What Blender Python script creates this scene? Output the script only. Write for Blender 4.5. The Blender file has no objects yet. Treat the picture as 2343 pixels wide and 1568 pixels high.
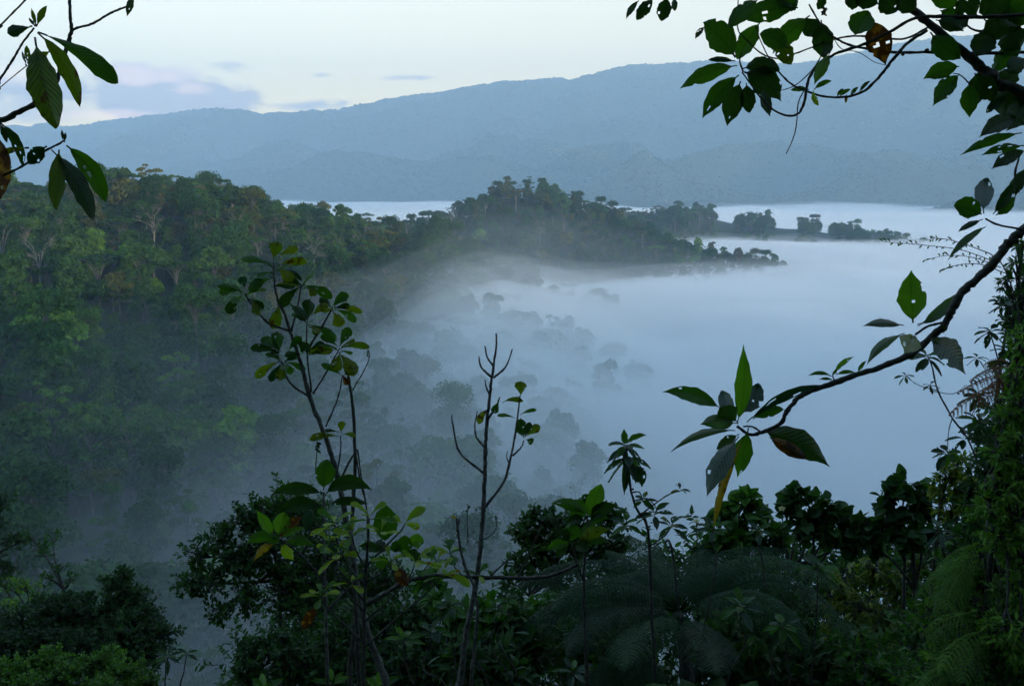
import bpy, math, random
import numpy as np
R = math.radians
C = bpy.context.scene.collection
sc = bpy.context.scene

# ---------------------------------------------------------------- camera
FPX = 2202.0; CX = 1171.0; CY = 784.0; PITCH = R(9.13)
cam_d = bpy.data.cameras.new('camera'); cam = bpy.data.objects.new('camera', cam_d); C.objects.link(cam)
cam.location = (0, 0, 0); cam.rotation_euler = (math.pi/2 - PITCH, 0, 0)
cam_d.sensor_width = 36; cam_d.lens = 36*FPX/2342; cam_d.clip_start = 0.05; cam_d.clip_end = 30000
sc.camera = cam
FW = np.array([0, math.cos(PITCH), -math.sin(PITCH)]); UP = np.array([0, math.sin(PITCH), math.cos(PITCH)]); RT = np.array([1.0, 0, 0])
def P(px, py, D):                                   # point at depth D seen at (px, py) of the 2342x1568 frame
    return (FW + RT*(px-CX)/FPX + UP*(CY-py)/FPX)*D
def proj(p):
    p = np.asarray(p, float); d = p@FW
    return CX + FPX*(p@RT)/d, CY - FPX*(p@UP)/d, d

# ---------------------------------------------------------------- world, sun, exposure
SUN_EL, SUN_AZ = R(6), R(45)        # sun low behind the camera, a little to its right (azimuth measured from -Y towards +X)
w = bpy.data.worlds.new('World'); sc.world = w; w.use_nodes = True
nt = w.node_tree; N = nt.nodes; Lk = nt.links; N.clear()
def nd(t, **kw):
    n = N.new(t)
    for k, v in kw.items(): setattr(n, k, v)
    return n
def mt(op, a, b=None, c=None, clamp=False):
    n = N.new('ShaderNodeMath'); n.operation = op; n.use_clamp = clamp
    for i, s in enumerate((a, b, c)):
        if s is None: continue
        if isinstance(s, (int, float)): n.inputs[i].default_value = s
        else: Lk.new(s, n.inputs[i])
    return n.outputs[0]
def mixc(fac, a, b, blend='MIX'):
    n = N.new('ShaderNodeMix'); n.data_type = 'RGBA'; n.blend_type = blend
    for s, i in ((fac, 0), (a, 6), (b, 7)):
        if isinstance(s, (int, float)): n.inputs[i].default_value = s
        elif isinstance(s, tuple): n.inputs[i].default_value = (*s, 1)
        else: Lk.new(s, n.inputs[i])
    return n.outputs[2]
sky = nd('ShaderNodeTexSky', sky_type='NISHITA', sun_disc=False)
sky.sun_elevation = SUN_EL; sky.sun_rotation = math.pi - SUN_AZ; sky.air_density = 1.0; sky.dust_density = 0.6; sky.ozone_density = 1.6; sky.altitude = 300
tc = nd('ShaderNodeTexCoord'); sp = nd('ShaderNodeSeparateXYZ'); Lk.new(tc.outputs['Generated'], sp.inputs[0])
yy = mt('MAXIMUM', sp.outputs[1], 0.02)
u = mt('DIVIDE', sp.outputs[0], yy); v = mt('DIVIDE', sp.outputs[2], yy)
def skyuv(px, py):
    p = P(px, py, 1); return p[0]/p[1], p[2]/p[1]
cb = nd('ShaderNodeCombineXYZ'); Lk.new(u, cb.inputs[0]); Lk.new(mt('MULTIPLY', v, 2.4), cb.inputs[1])
def noise(scale, det=6, rough=.6, off=0.0):
    n = nd('ShaderNodeTexNoise'); n.inputs['Scale'].default_value = scale; n.inputs['Detail'].default_value = det; n.inputs['Roughness'].default_value = rough
    m = nd('ShaderNodeMapping'); m.inputs['Location'].default_value = (off, off*.7, 0); Lk.new(cb.outputs[0], m.inputs[0]); Lk.new(m.outputs[0], n.inputs['Vector'])
    return n.outputs['Fac']
n1 = noise(22, 9, .66); n2 = noise(45, 6, .6, 3.3); n3 = noise(7, 4, .5, 9.1)
def ell(px, py, rx, ry, k, soft, nn, flat=0):
    u0, v0 = skyuv(px, py)
    a = mt('POWER', mt('ABSOLUTE', mt('DIVIDE', mt('SUBTRACT', u, u0), rx/FPX)), 2.0)
    dv = mt('DIVIDE', mt('SUBTRACT', v, v0), ry/FPX)
    b = mt('POWER', mt('ABSOLUTE', dv), 2.0)
    d = mt('ADD', a, b)
    t = mt('ADD', mt('SUBTRACT', 1.0, d), mt('MULTIPLY', mt('SUBTRACT', nn, .5), k))
    return mt('MULTIPLY', t, 1.0/soft, clamp=True)
def mx(*s):
    o = s[0]
    for q in s[1:]: o = mt('MAXIMUM', o, q)
    return o
# the front hemisphere only
front = mt('GREATER_THAN', sp.outputs[1], 0.05)
body = mx(ell(385, 222, 235, 58, 2.6, .5, n1), ell(330, 186, 165, 40, 3.4, .55, n1), ell(110, 205, 200, 34, 4.0, .7, n1), ell(480, 235, 110, 26, 2.6, .5, n1))
thin = mx(ell(720, 243, 115, 14, 3.2, 1.1, n2), ell(935, 178, 70, 7, 2.6, 1.2, n2), ell(525, 155, 48, 14, 4.6, 1.6, n2), ell(40, 250, 260, 30, 2.5, 1.4, n1), ell(740, 172, 30, 6, 3.5, 1.8, n2))
lit = mx(ell(340, 172, 150, 26, 4.5, 1.1, n1), ell(430, 200, 60, 22, 4.5, 1.4, n1), ell(40, 170, 170, 30, 2.0, 1.4, n1), ell(230, 262, 150, 14, 2.0, 1.1, n1))
col = sky.outputs[0]
hs = nd('ShaderNodeHueSaturation'); hs.inputs['Saturation'].default_value = SKY_SAT = 0.85; Lk.new(col, hs.inputs['Color']); col = mixc(1.0, hs.outputs[0], (.90, .98, 1.02), 'MULTIPLY')
# warm milky band low over the horizon (thin high haze), cooler above
vv = mt('POWER', mt('SUBTRACT', 1.0, mt('MULTIPLY', mt('ABSOLUTE', v), 2.6, clamp=True)), 1.3)
SKY_GAIN = 1.0
CL_BODY = (1.4, 1.15, 1.35); CL_THIN = (2.2, 2.3, 2.6); CL_LIT = (8.0, 5.0, 3.8); CL_MILK = (5.7, 3.95, 1.5)
low = mt('MULTIPLY', mt('SUBTRACT', 1.0, mt('MULTIPLY', mt('ABSOLUTE', v), 1.6, clamp=True)), front)
col = mixc(low, col, mixc(1.0, col, (.62, .53, .44), 'MULTIPLY'))
col = mixc(mt('MULTIPLY', mt('MULTIPLY', vv, front), .80), col, CL_MILK)
col = mixc(mt('MULTIPLY', mt('MULTIPLY', thin, front), .75), col, (.8, .9, 1.6))
col = mixc(mt('MULTIPLY', mt('MULTIPLY', body, front), .9), col, CL_BODY)
col = mixc(mt('MULTIPLY', mt('MULTIPLY', lit, front), .34), col, CL_LIT)
bg = nd('ShaderNodeBackground'); bg.inputs['Strength'].default_value = 0.10; Lk.new(col, bg.inputs[0])
wo = nd('ShaderNodeOutputWorld'); Lk.new(bg.outputs[0], wo.inputs[0])
w.cycles.sampling_method = 'MANUAL'; w.cycles.sample_map_resolution = 512

sun_d = bpy.data.lights.new('sun', 'SUN'); sun = bpy.data.objects.new('sun', sun_d); C.objects.link(sun)
sun_d.energy = 1.2; sun_d.angle = R(7); sun_d.color = (1.0, .74, .50)
sun.rotation_euler = (math.pi/2 - SUN_EL, 0, SUN_AZ)   # light travels from behind-right towards the front-left
sc.view_settings.view_transform = 'Standard'; sc.view_settings.look = 'None'; sc.view_settings.gamma = 1; sc.view_settings.exposure = 2.66
cy = sc.cycles
cy.max_bounces = 5; cy.diffuse_bounces = 3; cy.glossy_bounces = 2; cy.transmission_bounces = 4; cy.volume_bounces = 3; cy.transparent_max_bounces = 64
cy.use_denoising = True; cy.use_adaptive_sampling = True; cy.adaptive_threshold = 0.02
cy.sample_clamp_indirect = 4
sc.render.use_persistent_data = False

# ---------------------------------------------------------------- helpers
rng = np.random.default_rng(7); random.seed(7)
def tag(o, label=None, cat=None, group=None, kind=None):
    if label: o['label'] = label
    if cat: o['category'] = cat
    if group: o['group'] = group
    if kind: o['kind'] = kind
    return o
def empty(name, loc, label, cat, group=None):
    o = bpy.data.objects.new(name, None); C.objects.link(o); o.location = loc; o.empty_display_size = .1
    return tag(o, label, cat, group)
def mesh(name, V, F, mat=None, attr=None, smooth=True, uv=None):
    """V (n,3), F (m,k) with one k; attr {name: per-vertex float array}; uv per-vertex (n,2)"""
    V = np.asarray(V, np.float32); F = np.asarray(F, np.int32)
    me = bpy.data.meshes.new(name); me.vertices.add(len(V)); me.vertices.foreach_set('co', V.ravel())
    m, k = F.shape
    me.loops.add(m*k); me.loops.foreach_set('vertex_index', F.ravel())
    me.polygons.add(m); me.polygons.foreach_set('loop_start', np.arange(0, m*k, k, dtype=np.int32))
    me.polygons.foreach_set('use_smooth', np.full(m, smooth))
    if attr:
        for n_, a in attr.items():
            me.attributes.new(n_, 'FLOAT', 'POINT').data.foreach_set('value', np.asarray(a, np.float32))
    if uv is not None:
        me.uv_layers.new(name='UVMap').data.foreach_set('uv', np.asarray(uv, np.float32)[F.ravel()].ravel())
    me.update(calc_edges=True); me.validate(clean_customdata=False)
    if mat: me.materials.append(mat)
    return me
def obj(name, me, parent=None, loc=(0, 0, 0)):
    o = bpy.data.objects.new(name, me); C.objects.link(o); o.location = loc
    if parent: o.parent = parent
    return o
def grid_faces(nr, nc):
    i = np.arange(nr-1)[:, None]*nc + np.arange(nc-1)[None, :]; i = i.ravel()
    return np.stack([i, i+1, i+nc+1, i+nc], 1)
def nrm(v):
    v = np.asarray(v, float); return v/(np.linalg.norm(v, axis=-1, keepdims=True)+1e-12)
class NoiseF:                                     # smooth value noise on numpy arrays
    def __init__(s, seed): s.t = np.random.default_rng(seed).random((256, 256))
    def __call__(s, x, y, f):
        x = np.asarray(x)*f; y = np.asarray(y)*f; xi = np.floor(x).astype(int); yi = np.floor(y).astype(int)
        fx = x-xi; fy = y-yi; fx = fx*fx*(3-2*fx); fy = fy*fy*(3-2*fy); t = s.t
        a = t[xi % 256, yi % 256]; b = t[(xi+1) % 256, yi % 256]; c = t[xi % 256, (yi+1) % 256]; d = t[(xi+1) % 256, (yi+1) % 256]
        return (a*(1-fx)+b*fx)*(1-fy)+(c*(1-fx)+d*fx)*fy - .5
    def fbm(s, x, y, f, o=4, g=.5):
        r = 0; a = 1
        for i in range(o): r = r+a*s(np.asarray(x)+31*i, np.asarray(y)+17*i, f); a *= g; f *= 2.03
        return r
NA, NB, NC_ = NoiseF(1), NoiseF(2), NoiseF(3)

def new_mat(name):
    m = bpy.data.materials.new(name); m.use_nodes = True; m.node_tree.nodes.clear(); return m
def ramp_node(nt, fac, stops):
    r = nt.nodes.new('ShaderNodeValToRGB'); cr = r.color_ramp
    while len(cr.elements) < len(stops): cr.elements.new(.5)
    for e, (p, c) in zip(cr.elements, stops): e.position = p; e.color = (*c, 1)
    nt.links.new(fac, r.inputs[0]); return r.outputs[0]
def foliage_mat(name, stops, trans=.35, rough=.6, clump=.25, spec=.3):
    """leaf material: colour varies per leaf (attribute rnd) and in clumps (noise in object space); part of the light passes through"""
    m = new_mat(name); t = m.node_tree; n = t.nodes; l = t.links
    a = n.new('ShaderNodeAttribute'); a.attribute_name = 'rnd'
    tc = n.new('ShaderNodeTexCoord'); nz = n.new('ShaderNodeTexNoise'); nz.inputs['Scale'].default_value = clump; nz.inputs['Detail'].default_value = 2
    l.new(tc.outputs['Object'], nz.inputs['Vector'])
    oi = n.new('ShaderNodeObjectInfo')
    def ma(op, x, y):
        q = n.new('ShaderNodeMath'); q.operation = op
        for i, s in enumerate((x, y)):
            if isinstance(s, (int, float)): q.inputs[i].default_value = s
            else: l.new(s, q.inputs[i])
        return q.outputs[0]
    f = ma('ADD', ma('MULTIPLY', a.outputs['Fac'], .40), ma('ADD', ma('MULTIPLY', nz.outputs['Fac'], .7), ma('MULTIPLY', ma('SUBTRACT', oi.outputs['Random'], .62), .36)))
    col = ramp_node(t, f, stops)
    p = n.new('ShaderNodeBsdfPrincipled'); p.inputs['Roughness'].default_value = rough; p.inputs['Specular IOR Level'].default_value = spec
    l.new(col, p.inputs['Base Color'])
    tr = n.new('ShaderNodeBsdfTranslucent'); g = n.new('ShaderNodeMix'); g.data_type = 'RGBA'; g.blend_type = 'MULTIPLY'; g.inputs[0].default_value = 1
    l.new(col, g.inputs[6]); g.inputs[7].default_value = (1.25, 1.5, .55, 1); l.new(g.outputs[2], tr.inputs[0])
    mx_ = n.new('ShaderNodeMixShader'); mx_.inputs[0].default_value = trans
    l.new(p.outputs[0], mx_.inputs[1]); l.new(tr.outputs[0], mx_.inputs[2])
    o = n.new('ShaderNodeOutputMaterial'); l.new(mx_.outputs[0], o.inputs[0])
    return m
def bark_mat(name, c1, c2, scale=8.0, rough=.85, obj_space=True):
    m = new_mat(name); t = m.node_tree; n = t.nodes; l = t.links
    tc = n.new('ShaderNodeTexCoord'); nz = n.new('ShaderNodeTexNoise'); nz.inputs['Scale'].default_value = scale; nz.inputs['Detail'].default_value = 5; nz.inputs['Roughness'].default_value = .7
    l.new(tc.outputs['Object'], nz.inputs['Vector'])
    col = ramp_node(t, nz.outputs['Fac'], [(.35, c1), (.62, c2)])
    p = n.new('ShaderNodeBsdfPrincipled'); p.inputs['Roughness'].default_value = rough; l.new(col, p.inputs['Base Color'])
    b = n.new('ShaderNodeBump'); b.inputs['Strength'].default_value = .6; b.inputs['Distance'].default_value = .004; l.new(nz.outputs['Fac'], b.inputs['Height']); l.new(b.outputs[0], p.inputs['Normal'])
    o = n.new('ShaderNodeOutputMaterial'); l.new(p.outputs[0], o.inputs[0]); return m
def vol_mat(name, color, dens, aniso=0.0):
    m = new_mat(name); t = m.node_tree; n = t.nodes
    v = n.new('ShaderNodeVolumePrincipled'); v.inputs['Color'].default_value = (*color, 1); v.inputs['Density'].default_value = dens; v.inputs['Anisotropy'].default_value = aniso
    v.inputs['Density Attribute'].default_value = ''
    o = n.new('ShaderNodeOutputMaterial'); t.links.new(v.outputs[0], o.inputs['Volume']); return m

def catmull(pts, n):
    """n points per span through pts (rows may carry any number of columns)"""
    p = np.asarray(pts, float); p = np.vstack([2*p[0]-p[1], p, 2*p[-1]-p[-2]]); out = []
    for i in range(1, len(p)-2):
        t = np.linspace(0, 1, n, endpoint=False)[:, None]; a, b, c, d = p[i-1], p[i], p[i+1], p[i+2]
        out.append(.5*((2*b)+(-a+c)*t+(2*a-5*b+4*c-d)*t*t+(-a+3*b-3*c+d)*t**3))
    out.append(p[-2][None]); return np.vstack(out)
def tube_vf(path, rad, sides=6, rough=0.0, rg=None):
    """tapered tube along path (n,3) with radii (n,), closed ends; returns V,F quads"""
    path = np.asarray(path, float); n = len(path); rad = np.broadcast_to(rad, (n,)).astype(float)
    T = nrm(np.gradient(path, axis=0)); ref = np.array([0, 0, 1.0]) if abs(T[0][2]) < .9 else np.array([1.0, 0, 0])
    A = np.zeros_like(path); a = nrm(np.cross(T[0], ref))
    for i in range(n):
        a = nrm(a - T[i]*np.dot(a, T[i])); A[i] = a
    B = np.cross(T, A); th = np.linspace(0, 2*math.pi, sides, endpoint=False)
    rr = rad[:, None]*np.ones(sides)[None]
    if rough: rr = rr*(1+rough*((rg or rng).random((n, sides))-.5))
    V = path[:, None]+(A[:, None]*np.cos(th)[None, :, None]+B[:, None]*np.sin(th)[None, :, None])*rr[..., None]
    V = V.reshape(-1, 3); i = np.arange(n-1)[:, None]*sides; j = np.arange(sides)[None]; k = (j+1) % sides
    F = np.stack([i+j, i+k, i+sides+k, i+sides+j], -1).reshape(-1, 4)
    if sides == 4: F = np.vstack([F, [[3, 2, 1, 0]], [[(n-1)*4+q for q in range(4)]]])
    elif sides == 6:
        e = (n-1)*6; F = np.vstack([F, [[3, 2, 1, 0], [5, 4, 3, 0], [e, e+1, e+2, e+3], [e, e+3, e+4, e+5]]])
    elif sides == 3:
        e = (n-1)*3; F = np.vstack([F, [[2, 1, 0, 0]]][:1])
    return V, F
class MB:                                        # collects quads into one mesh
    def __init__(s): s.V = []; s.F = []; s.n = 0; s.r = []; s.uv = []
    def add(s, V, F, r=0.0, uv=None):
        V = np.asarray(V, float); s.V.append(V); s.F.append(np.asarray(F)+s.n); s.n += len(V)
        s.r.append(np.broadcast_to(np.asarray(r, float), (len(V),))); s.uv.append(np.zeros((len(V), 2)) if uv is None else uv)
        return s
    def tube(s, path, rad, sides=6, rough=0.0, r=0.0):
        V, F = tube_vf(path, rad, sides, rough); return s.add(V, F, r)
    def mesh(s, name, mat, smooth=True, off=(0, 0, 0)):
        return mesh(name, np.vstack(s.V)-np.asarray(off), np.vstack(s.F), mat, {'rnd': np.concatenate(s.r)}, smooth, np.vstack(s.uv))
def leaves_vf(pos, axis, nor, L, W, fold=.25):
    """many small leaves at once: folded diamonds of 6 verts / 4 quads-as-2; pos/axis/nor (n,3), L/W (n,)"""
    pos = np.asarray(pos, float); axis = nrm(axis); side = nrm(np.cross(axis, nor)); nor = np.cross(side, axis); n = len(pos)
    L = np.broadcast_to(L, (n,))[:, None]; W = np.broadcast_to(W, (n,))[:, None]
    b = pos; t = pos+axis*L-nor*L*.12; m = pos+axis*L*.5+nor*L*.03
    l = pos+axis*L*.42-side*W*.5+nor*W*fold; r = pos+axis*L*.42+side*W*.5+nor*W*fold
    l2 = pos+axis*L*.72-side*W*.34+nor*W*fold*.4; r2 = pos+axis*L*.72+side*W*.34+nor*W*fold*.4
    V = np.stack([b, l, l2, t, r2, r, m], 1).reshape(-1, 3); i = np.arange(n)[:, None]*7
    F = np.concatenate([i+np.array([q]) for q in ([0, 6, 2, 1], [0, 5, 4, 6], [6, 4, 3, 2])])
    return V, F
def round_leaves_vf(pos, axis, nor, L, W, prof=((0, .12), (.12, .72), (.36, 1), (.66, .8), (.88, .4), (1, .03))):
    """many rounded leaves at once, 18 verts each"""
    pos = np.asarray(pos, float); axis = nrm(axis); side = nrm(np.cross(axis, nor)); nor = np.cross(side, axis); n = len(pos)
    L = np.broadcast_to(L, (n,))[:, None]; W = np.broadcast_to(W, (n,))[:, None]; V = []
    for t, w_ in prof:
        c = pos+axis*L*t-nor*L*.22*t*t
        for s in (-1, 0, 1): V.append(c+side*W*.5*w_*s+nor*W*.13*abs(s)*w_)
    V = np.stack(V, 1).reshape(-1, 3); F = []
    for r in range(len(prof)-1):
        for q in (0, 1): F.append([r*3+q, r*3+q+1, r*3+q+4, r*3+q+3])
    return V, (np.array(F)[None]+np.arange(n)[:, None, None]*3*len(prof)).reshape(-1, 4)
def diamonds_vf(pos, axis, nor, L, W):
    """cheapest leaf spray: one diamond each"""
    axis = nrm(axis); side = nrm(np.cross(axis, nor)); n = len(pos); L = np.broadcast_to(L, (n,))[:, None]; W = np.broadcast_to(W, (n,))[:, None]
    nr = np.cross(side, axis)
    V = np.stack([pos-axis*L*.5, pos+side*W*.5-nr*L*.1, pos+axis*L*.5-nr*L*.12, pos-side*W*.5-nr*L*.1], 1).reshape(-1, 3)
    return V, np.arange(4*n).reshape(-1, 4)
# ---------------------------------------------------------------- land
def ground_mat(name, c1, c2, scale):
    m = bark_mat(name, c1, c2, scale); return m
M_soil = ground_mat('forest_floor', (.018, .030, .012), (.035, .055, .018), .25)
M_mtn = ground_mat('mountain_forest', (.022, .040, .018), (.035, .058, .022), .02)

# canopy surface through control points (px, py, depth)
CTRL = [(-500,500,400),(-250,480,410),(0,492,420),(150,476,430),(330,434,432),(450,424,440),(560,444,450),(640,515,465),(720,520,490),(860,545,530),
 (940,548,560),(1010,558,570),(1080,572,550),(1160,612,560),(1020,612,500),(1070,650,485),(1300,680,640),
 (-300,600,330),(0,600,345),(200,590,355),(400,590,370),(600,610,385),(780,600,430),(950,600,480),
 (-300,800,260),(0,800,262),(200,800,285),(400,800,300),(600,760,335),(740,710,365),
 (850,655,425),(980,662,430),(1080,705,430),(1200,745,430),(1330,802,425),(1450,900,420),
 (880,770,365),(1000,845,350),(1110,870,335),(1200,860,325),(1330,915,320),(1430,1010,310),(1560,1160,300),
 (600,900,275),(800,900,290),(950,900,290),(1100,952,285),(1300,1040,280),
 (-200,1000,210),(100,1000,222),(330,1010,215),(500,1050,235),(700,1050,240),(900,1060,240),(1150,1110,235),(1350,1180,240),(1600,1290,240),
 (-200,1200,175),(80,1220,180),(300,1230,185),(500,1330,195),(700,1320,190),(900,1330,190),(1150,1300,200),(1400,1400,200),(1800,1450,220),(2300,1450,230),
 (100,1450,150),(400,1500,160),(700,1550,160),(1100,1550,165),(1700,1600,170),
 (1800,1130,330),(2100,1130,360),(2600,1130,380),
 # fogged floor behind the spurs
 (900,685,455),(1060,722,480),(1250,800,520),(1600,830,560),(2000,900,500),(2600,900,520),
 # central hill
 (990,502,860),(1060,476,880),(1120,450,890),(1180,424,900),(1260,426,905),(1320,452,900),(1400,498,895),(1480,530,890),(1550,558,890),(1640,574,880),(1720,588,870),(1800,620,860),
 (1000,546,830),(1100,546,830),(1250,542,840),(1400,560,845),(1500,580,850),(1250,610,800),(1000,620,800),(1500,640,800),
 (900,560,800),(800,570,900),(600,540,1000),
 (1150,560,1080),(1400,560,1080),
 # islands beyond
 (1430,492,1230),(1490,492,1240),(1560,482,1240),(1615,492,1235),(1650,545,1225),(1700,524,1220),(1760,534,1215),(1850,530,1200),(1900,538,1197),(1940,528,1195),(1985,540,1190),(2060,570,1180),(2300,620,1150),(1700,640,1000),(2000,680,1000),(2400,720,1000),
 (1300,560,1400),(1600,540,1450),(2000,560,1450),(2600,560,1450),(900,520,1400),(300,500,1400),(0,480,700),(400,470,720),(700,500,760),(0,520,1000),(-600,520,900)]
TH = 20.0                                              # canopy height taken off to get the ground
cp = np.array([P(*c) for c in CTRL]); cz = cp[:, 2]-np.where(cp[:, 1] < 330, 16.0, np.where(cp[:, 1] < 650, 15.5, 13.0))
def tps_fit(xy, z, lam=.02):
    s = 100.0; X = xy/s; n = len(X); d = np.linalg.norm(X[:, None]-X[None], axis=-1)
    K = np.where(d > 0, d*d*np.log(d+1e-9), 0)+lam*np.eye(n); Pm = np.c_[np.ones(n), X]
    A = np.block([[K, Pm], [Pm.T, np.zeros((3, 3))]]); return X, np.linalg.solve(A, np.r_[z, 0, 0, 0]), s
TX, TW, TS = tps_fit(cp[:, :2], cz)
def bank(x, y):                                        # the slope the camera stands on
    x = np.asarray(x, float); y = np.asarray(y, float)
    z = -1.75-.62*np.maximum(y, 0)+.75*np.clip(-y-1, 0, 30)+.17*np.maximum(-y-31, 0)  # rise behind the camera is unseen, shaped to block the low sun
    z = z+.22*np.clip(x-2.5, 0, 30)+.06*np.clip(-x-3, 0, 30)
    return z+.35*NA.fbm(x, y, .25, 3)
def land(x, y):
    x = np.asarray(x, float); y = np.asarray(y, float); sh = x.shape; X = np.c_[x.ravel(), y.ravel()]/TS; out = np.zeros(len(X))
    for i in range(0, len(X), 4000):
        d = np.linalg.norm(X[i:i+4000, None]-TX[None], axis=-1); out[i:i+4000] = (d*d*np.log(d+1e-9))@TW[:-3]+TW[-3]+X[i:i+4000]@TW[-2:]
    z = np.clip(out.reshape(sh), -125, 60)
    wgt = np.clip((1560-y)/150, 0, 1)*np.clip((x+560)/150, 0, 1)*np.clip((900-x)/150, 0, 1); wgt = wgt*wgt*(3-2*wgt)
    z = -112+(z+112)*wgt
    z = z+3.0*NB.fbm(x, y, 1/45., 3)
    t = np.clip((y-95)/40, 0, 1); b = bank(x, y)
    return b*(1-t)+z*t
def sheet(name, xs, ys, fn, mat, kind='structure'):
    gx, gy = np.meshgrid(xs, ys); z = fn(gx, gy); V = np.stack([gx, gy, z], -1).reshape(-1, 3)
    o = obj(name, mesh(name, V, grid_faces(len(ys), len(xs)), mat)); o['kind'] = kind; return o
# one ground sheet: the bank underfoot, the near slope, the forested hills and the valley floor
ys = np.r_[np.linspace(-1500, -90, 14), np.linspace(-80, -4, 16), np.arange(-3, 20, .8), np.arange(20, 100, 4), np.arange(100, 1600, 8), np.linspace(1640, 9000, 30)]
xs = np.r_[np.linspace(-9000, -700, 16), np.arange(-640, -40, 10), np.arange(-40, -12, 3), np.arange(-12, 12, .8), np.arange(12, 40, 3), np.arange(40, 960, 10), np.linspace(1100, 9000, 16)]
sheet('ground', xs, ys, land, M_soil)

# ---- the mountain range across the valley
def ip(px, pts): a = np.array(pts, float); return np.interp(px, a[:, 0], a[:, 1])
SKYL = [(-1200,312),(-400,304),(0,290),(60,286),(110,291),(200,291),(260,284),(330,274),(380,270),(430,262),(480,255),(520,252),(580,256),(620,262),(700,259),(760,254),(810,250),(860,240),(900,228),(1000,215),(1060,206),(1110,198),(1160,192),(1220,188),(1280,184),(1296,191),(1340,180),(1400,160),(1440,155),(1500,154),(1600,150),(1700,151),(1780,153),(1850,143),(1920,131),(2000,115),(2060,104),(2150,96),(2342,84),(2700,60),(3600,40)]
LA = [(-1200,372),(0,378),(300,374),(700,372),(1080,388),(1300,380),(1600,388),(1900,404),(2342,420),(3600,440)]
LB = [(-1200,330),(0,345),(300,340),(420,330),(560,334),(660,338),(850,352),(1000,352),(1150,350),(1330,340),(1500,332),(1650,340),(1800,352),(1950,352),(2100,340),(2200,328),(2342,326),(3600,330)]
FOOT = [(-1200,5600),(0,5300),(600,4800),(1000,4300),(1400,3500),(1700,3000),(2000,2600),(2342,2300),(3600,2100)]
RIDG = [(-1200,8300),(0,8000),(600,7600),(1000,7200),(1400,6800),(1700,6500),(2342,6000),(3600,5600)]
NCOL, = (900,)
mpx = np.linspace(-1000, 3400, NCOL)
f0 = ip(mpx, FOOT); f1 = ip(mpx, RIDG)
def zat(py, D): return np.array([P(a, b, c)[2] for a, b, c in zip(mpx, py, D)])
skl = ip(mpx, SKYL)+6+3.5*NA.fbm(mpx, mpx*0, 1/26., 3)+1.6*NB.fbm(mpx, mpx*0, 1/8., 2)
dA = f0+.16*(f1-f0); dB = f0+.40*(f1-f0)
zA = zat(ip(mpx, LA)+5*NA.fbm(mpx, 5+mpx*0, 1/90., 3), dA); zB = zat(ip(mpx, LB)+6*NB.fbm(mpx, 9+mpx*0, 1/110., 3), dB); zC = zat(skl, f1)
keysD = [f0-500, f0-60, dA, dA+.08*(f1-f0), dB, dB+.10*(f1-f0), f0+.72*(f1-f0), f1, f1+900]
keysZ = [zA*0-118, zA*0-98, zA, zA-35, zB, zB-45, zB+(zC-zB)*.50, zC, zC-500]
NROW = 240; tt = np.linspace(0, 1, NROW); MD = np.zeros((NROW, NCOL)); MZ = np.zeros((NROW, NCOL))
for j in range(NCOL):
    kd = np.array([k[j] for k in keysD]); kz = np.array([k[j] for k in keysZ]); D = np.interp(tt, np.linspace(0, 1, len(kd)), kd)
    z = np.interp(D, kd, kz); MD[:, j] = D
    zs = np.convolve(np.pad(z, 7, 'edge'), np.hanning(15)/np.hanning(15).sum(), 'valid'); MZ[:, j] = zs
    k = int(round(7/8*(NROW-1))); MZ[:, j] += (kz[7]-MZ[k, j])*np.clip(1-np.abs(tt-7/8)/.1, 0, 1)
dirv = np.stack([P(a, CY, 1) for a in mpx]); MX = MD*dirv[:, 0]; MY = MD*FW[1]
MY = MD*dirv[:, 1]
env = np.clip((MD-f0)/600, 0, 1)*np.clip((f1-MD)/700, 0, 1)
spur = 1-2*np.abs(NC_.fbm(MX, MY, 1/900., 3))                        # gullied spurs
MZ = MZ+env*(240*(spur-.70)+60*NA.fbm(MX, MY, 1/260., 3))
VM = np.stack([MX, MY, MZ], -1)
mo = obj('mountain', mesh('mountain', VM.reshape(-1, 3), grid_faces(NROW, NCOL), M_mtn)); mo['kind'] = 'structure'

# crowns of the far forest: small domes in one mesh
def dome_unit(seed):
    g = np.random.default_rng(seed); rows = [(1.0, -.35), (.95, .25), (.6, .75)]; V = []
    for r, z in rows:
        for k in range(6):
            a = k*math.pi/3+.5*z; q = r*(1+.35*(g.random()-.5)); V.append((q*math.cos(a), q*math.sin(a), z+.2*(g.random()-.5)))
    V.append((0, 0, 1.0)); F = []
    for i in range(2):
        for k in range(6): F.append((i*6+k, i*6+(k+1) % 6, i*6+6+(k+1) % 6, i*6+6+k))
    for k in range(0, 6, 2): F.append((12+k, 12+(k+1) % 6, 12+(k+2) % 6, 18))
    return np.array(V), np.array(F)
DU = [dome_unit(i) for i in range(5)]
def domes(name, pos, rad, hgt, rnd, mat):
    g = np.random.default_rng(5); mb = MB(); n = len(pos); kinds = g.integers(0, 5, n); rot = g.random(n)*6.28
    for k in range(5):
        s = np.where(kinds == k)[0]
        if not len(s): continue
        U, F = DU[k]; c, si = np.cos(rot[s]), np.sin(rot[s])
        X = U[None, :, 0]*c[:, None]-U[None, :, 1]*si[:, None]; Y = U[None, :, 0]*si[:, None]+U[None, :, 1]*c[:, None]
        V = np.stack([pos[s, 0, None]+X*rad[s, None], pos[s, 1, None]+Y*rad[s, None], pos[s, 2, None]+U[None, :, 2]*hgt[s, None]], -1)
        mb.add(V.reshape(-1, 3), (F[None]+np.arange(len(s))[:, None, None]*len(U)).reshape(-1, 4), np.repeat(rnd[s], len(U)))
    o = obj(name, mb.mesh(name, mat)); o['kind'] = 'stuff'; return o
M_far = new_mat('far_crowns'); _t = M_far.node_tree
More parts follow.
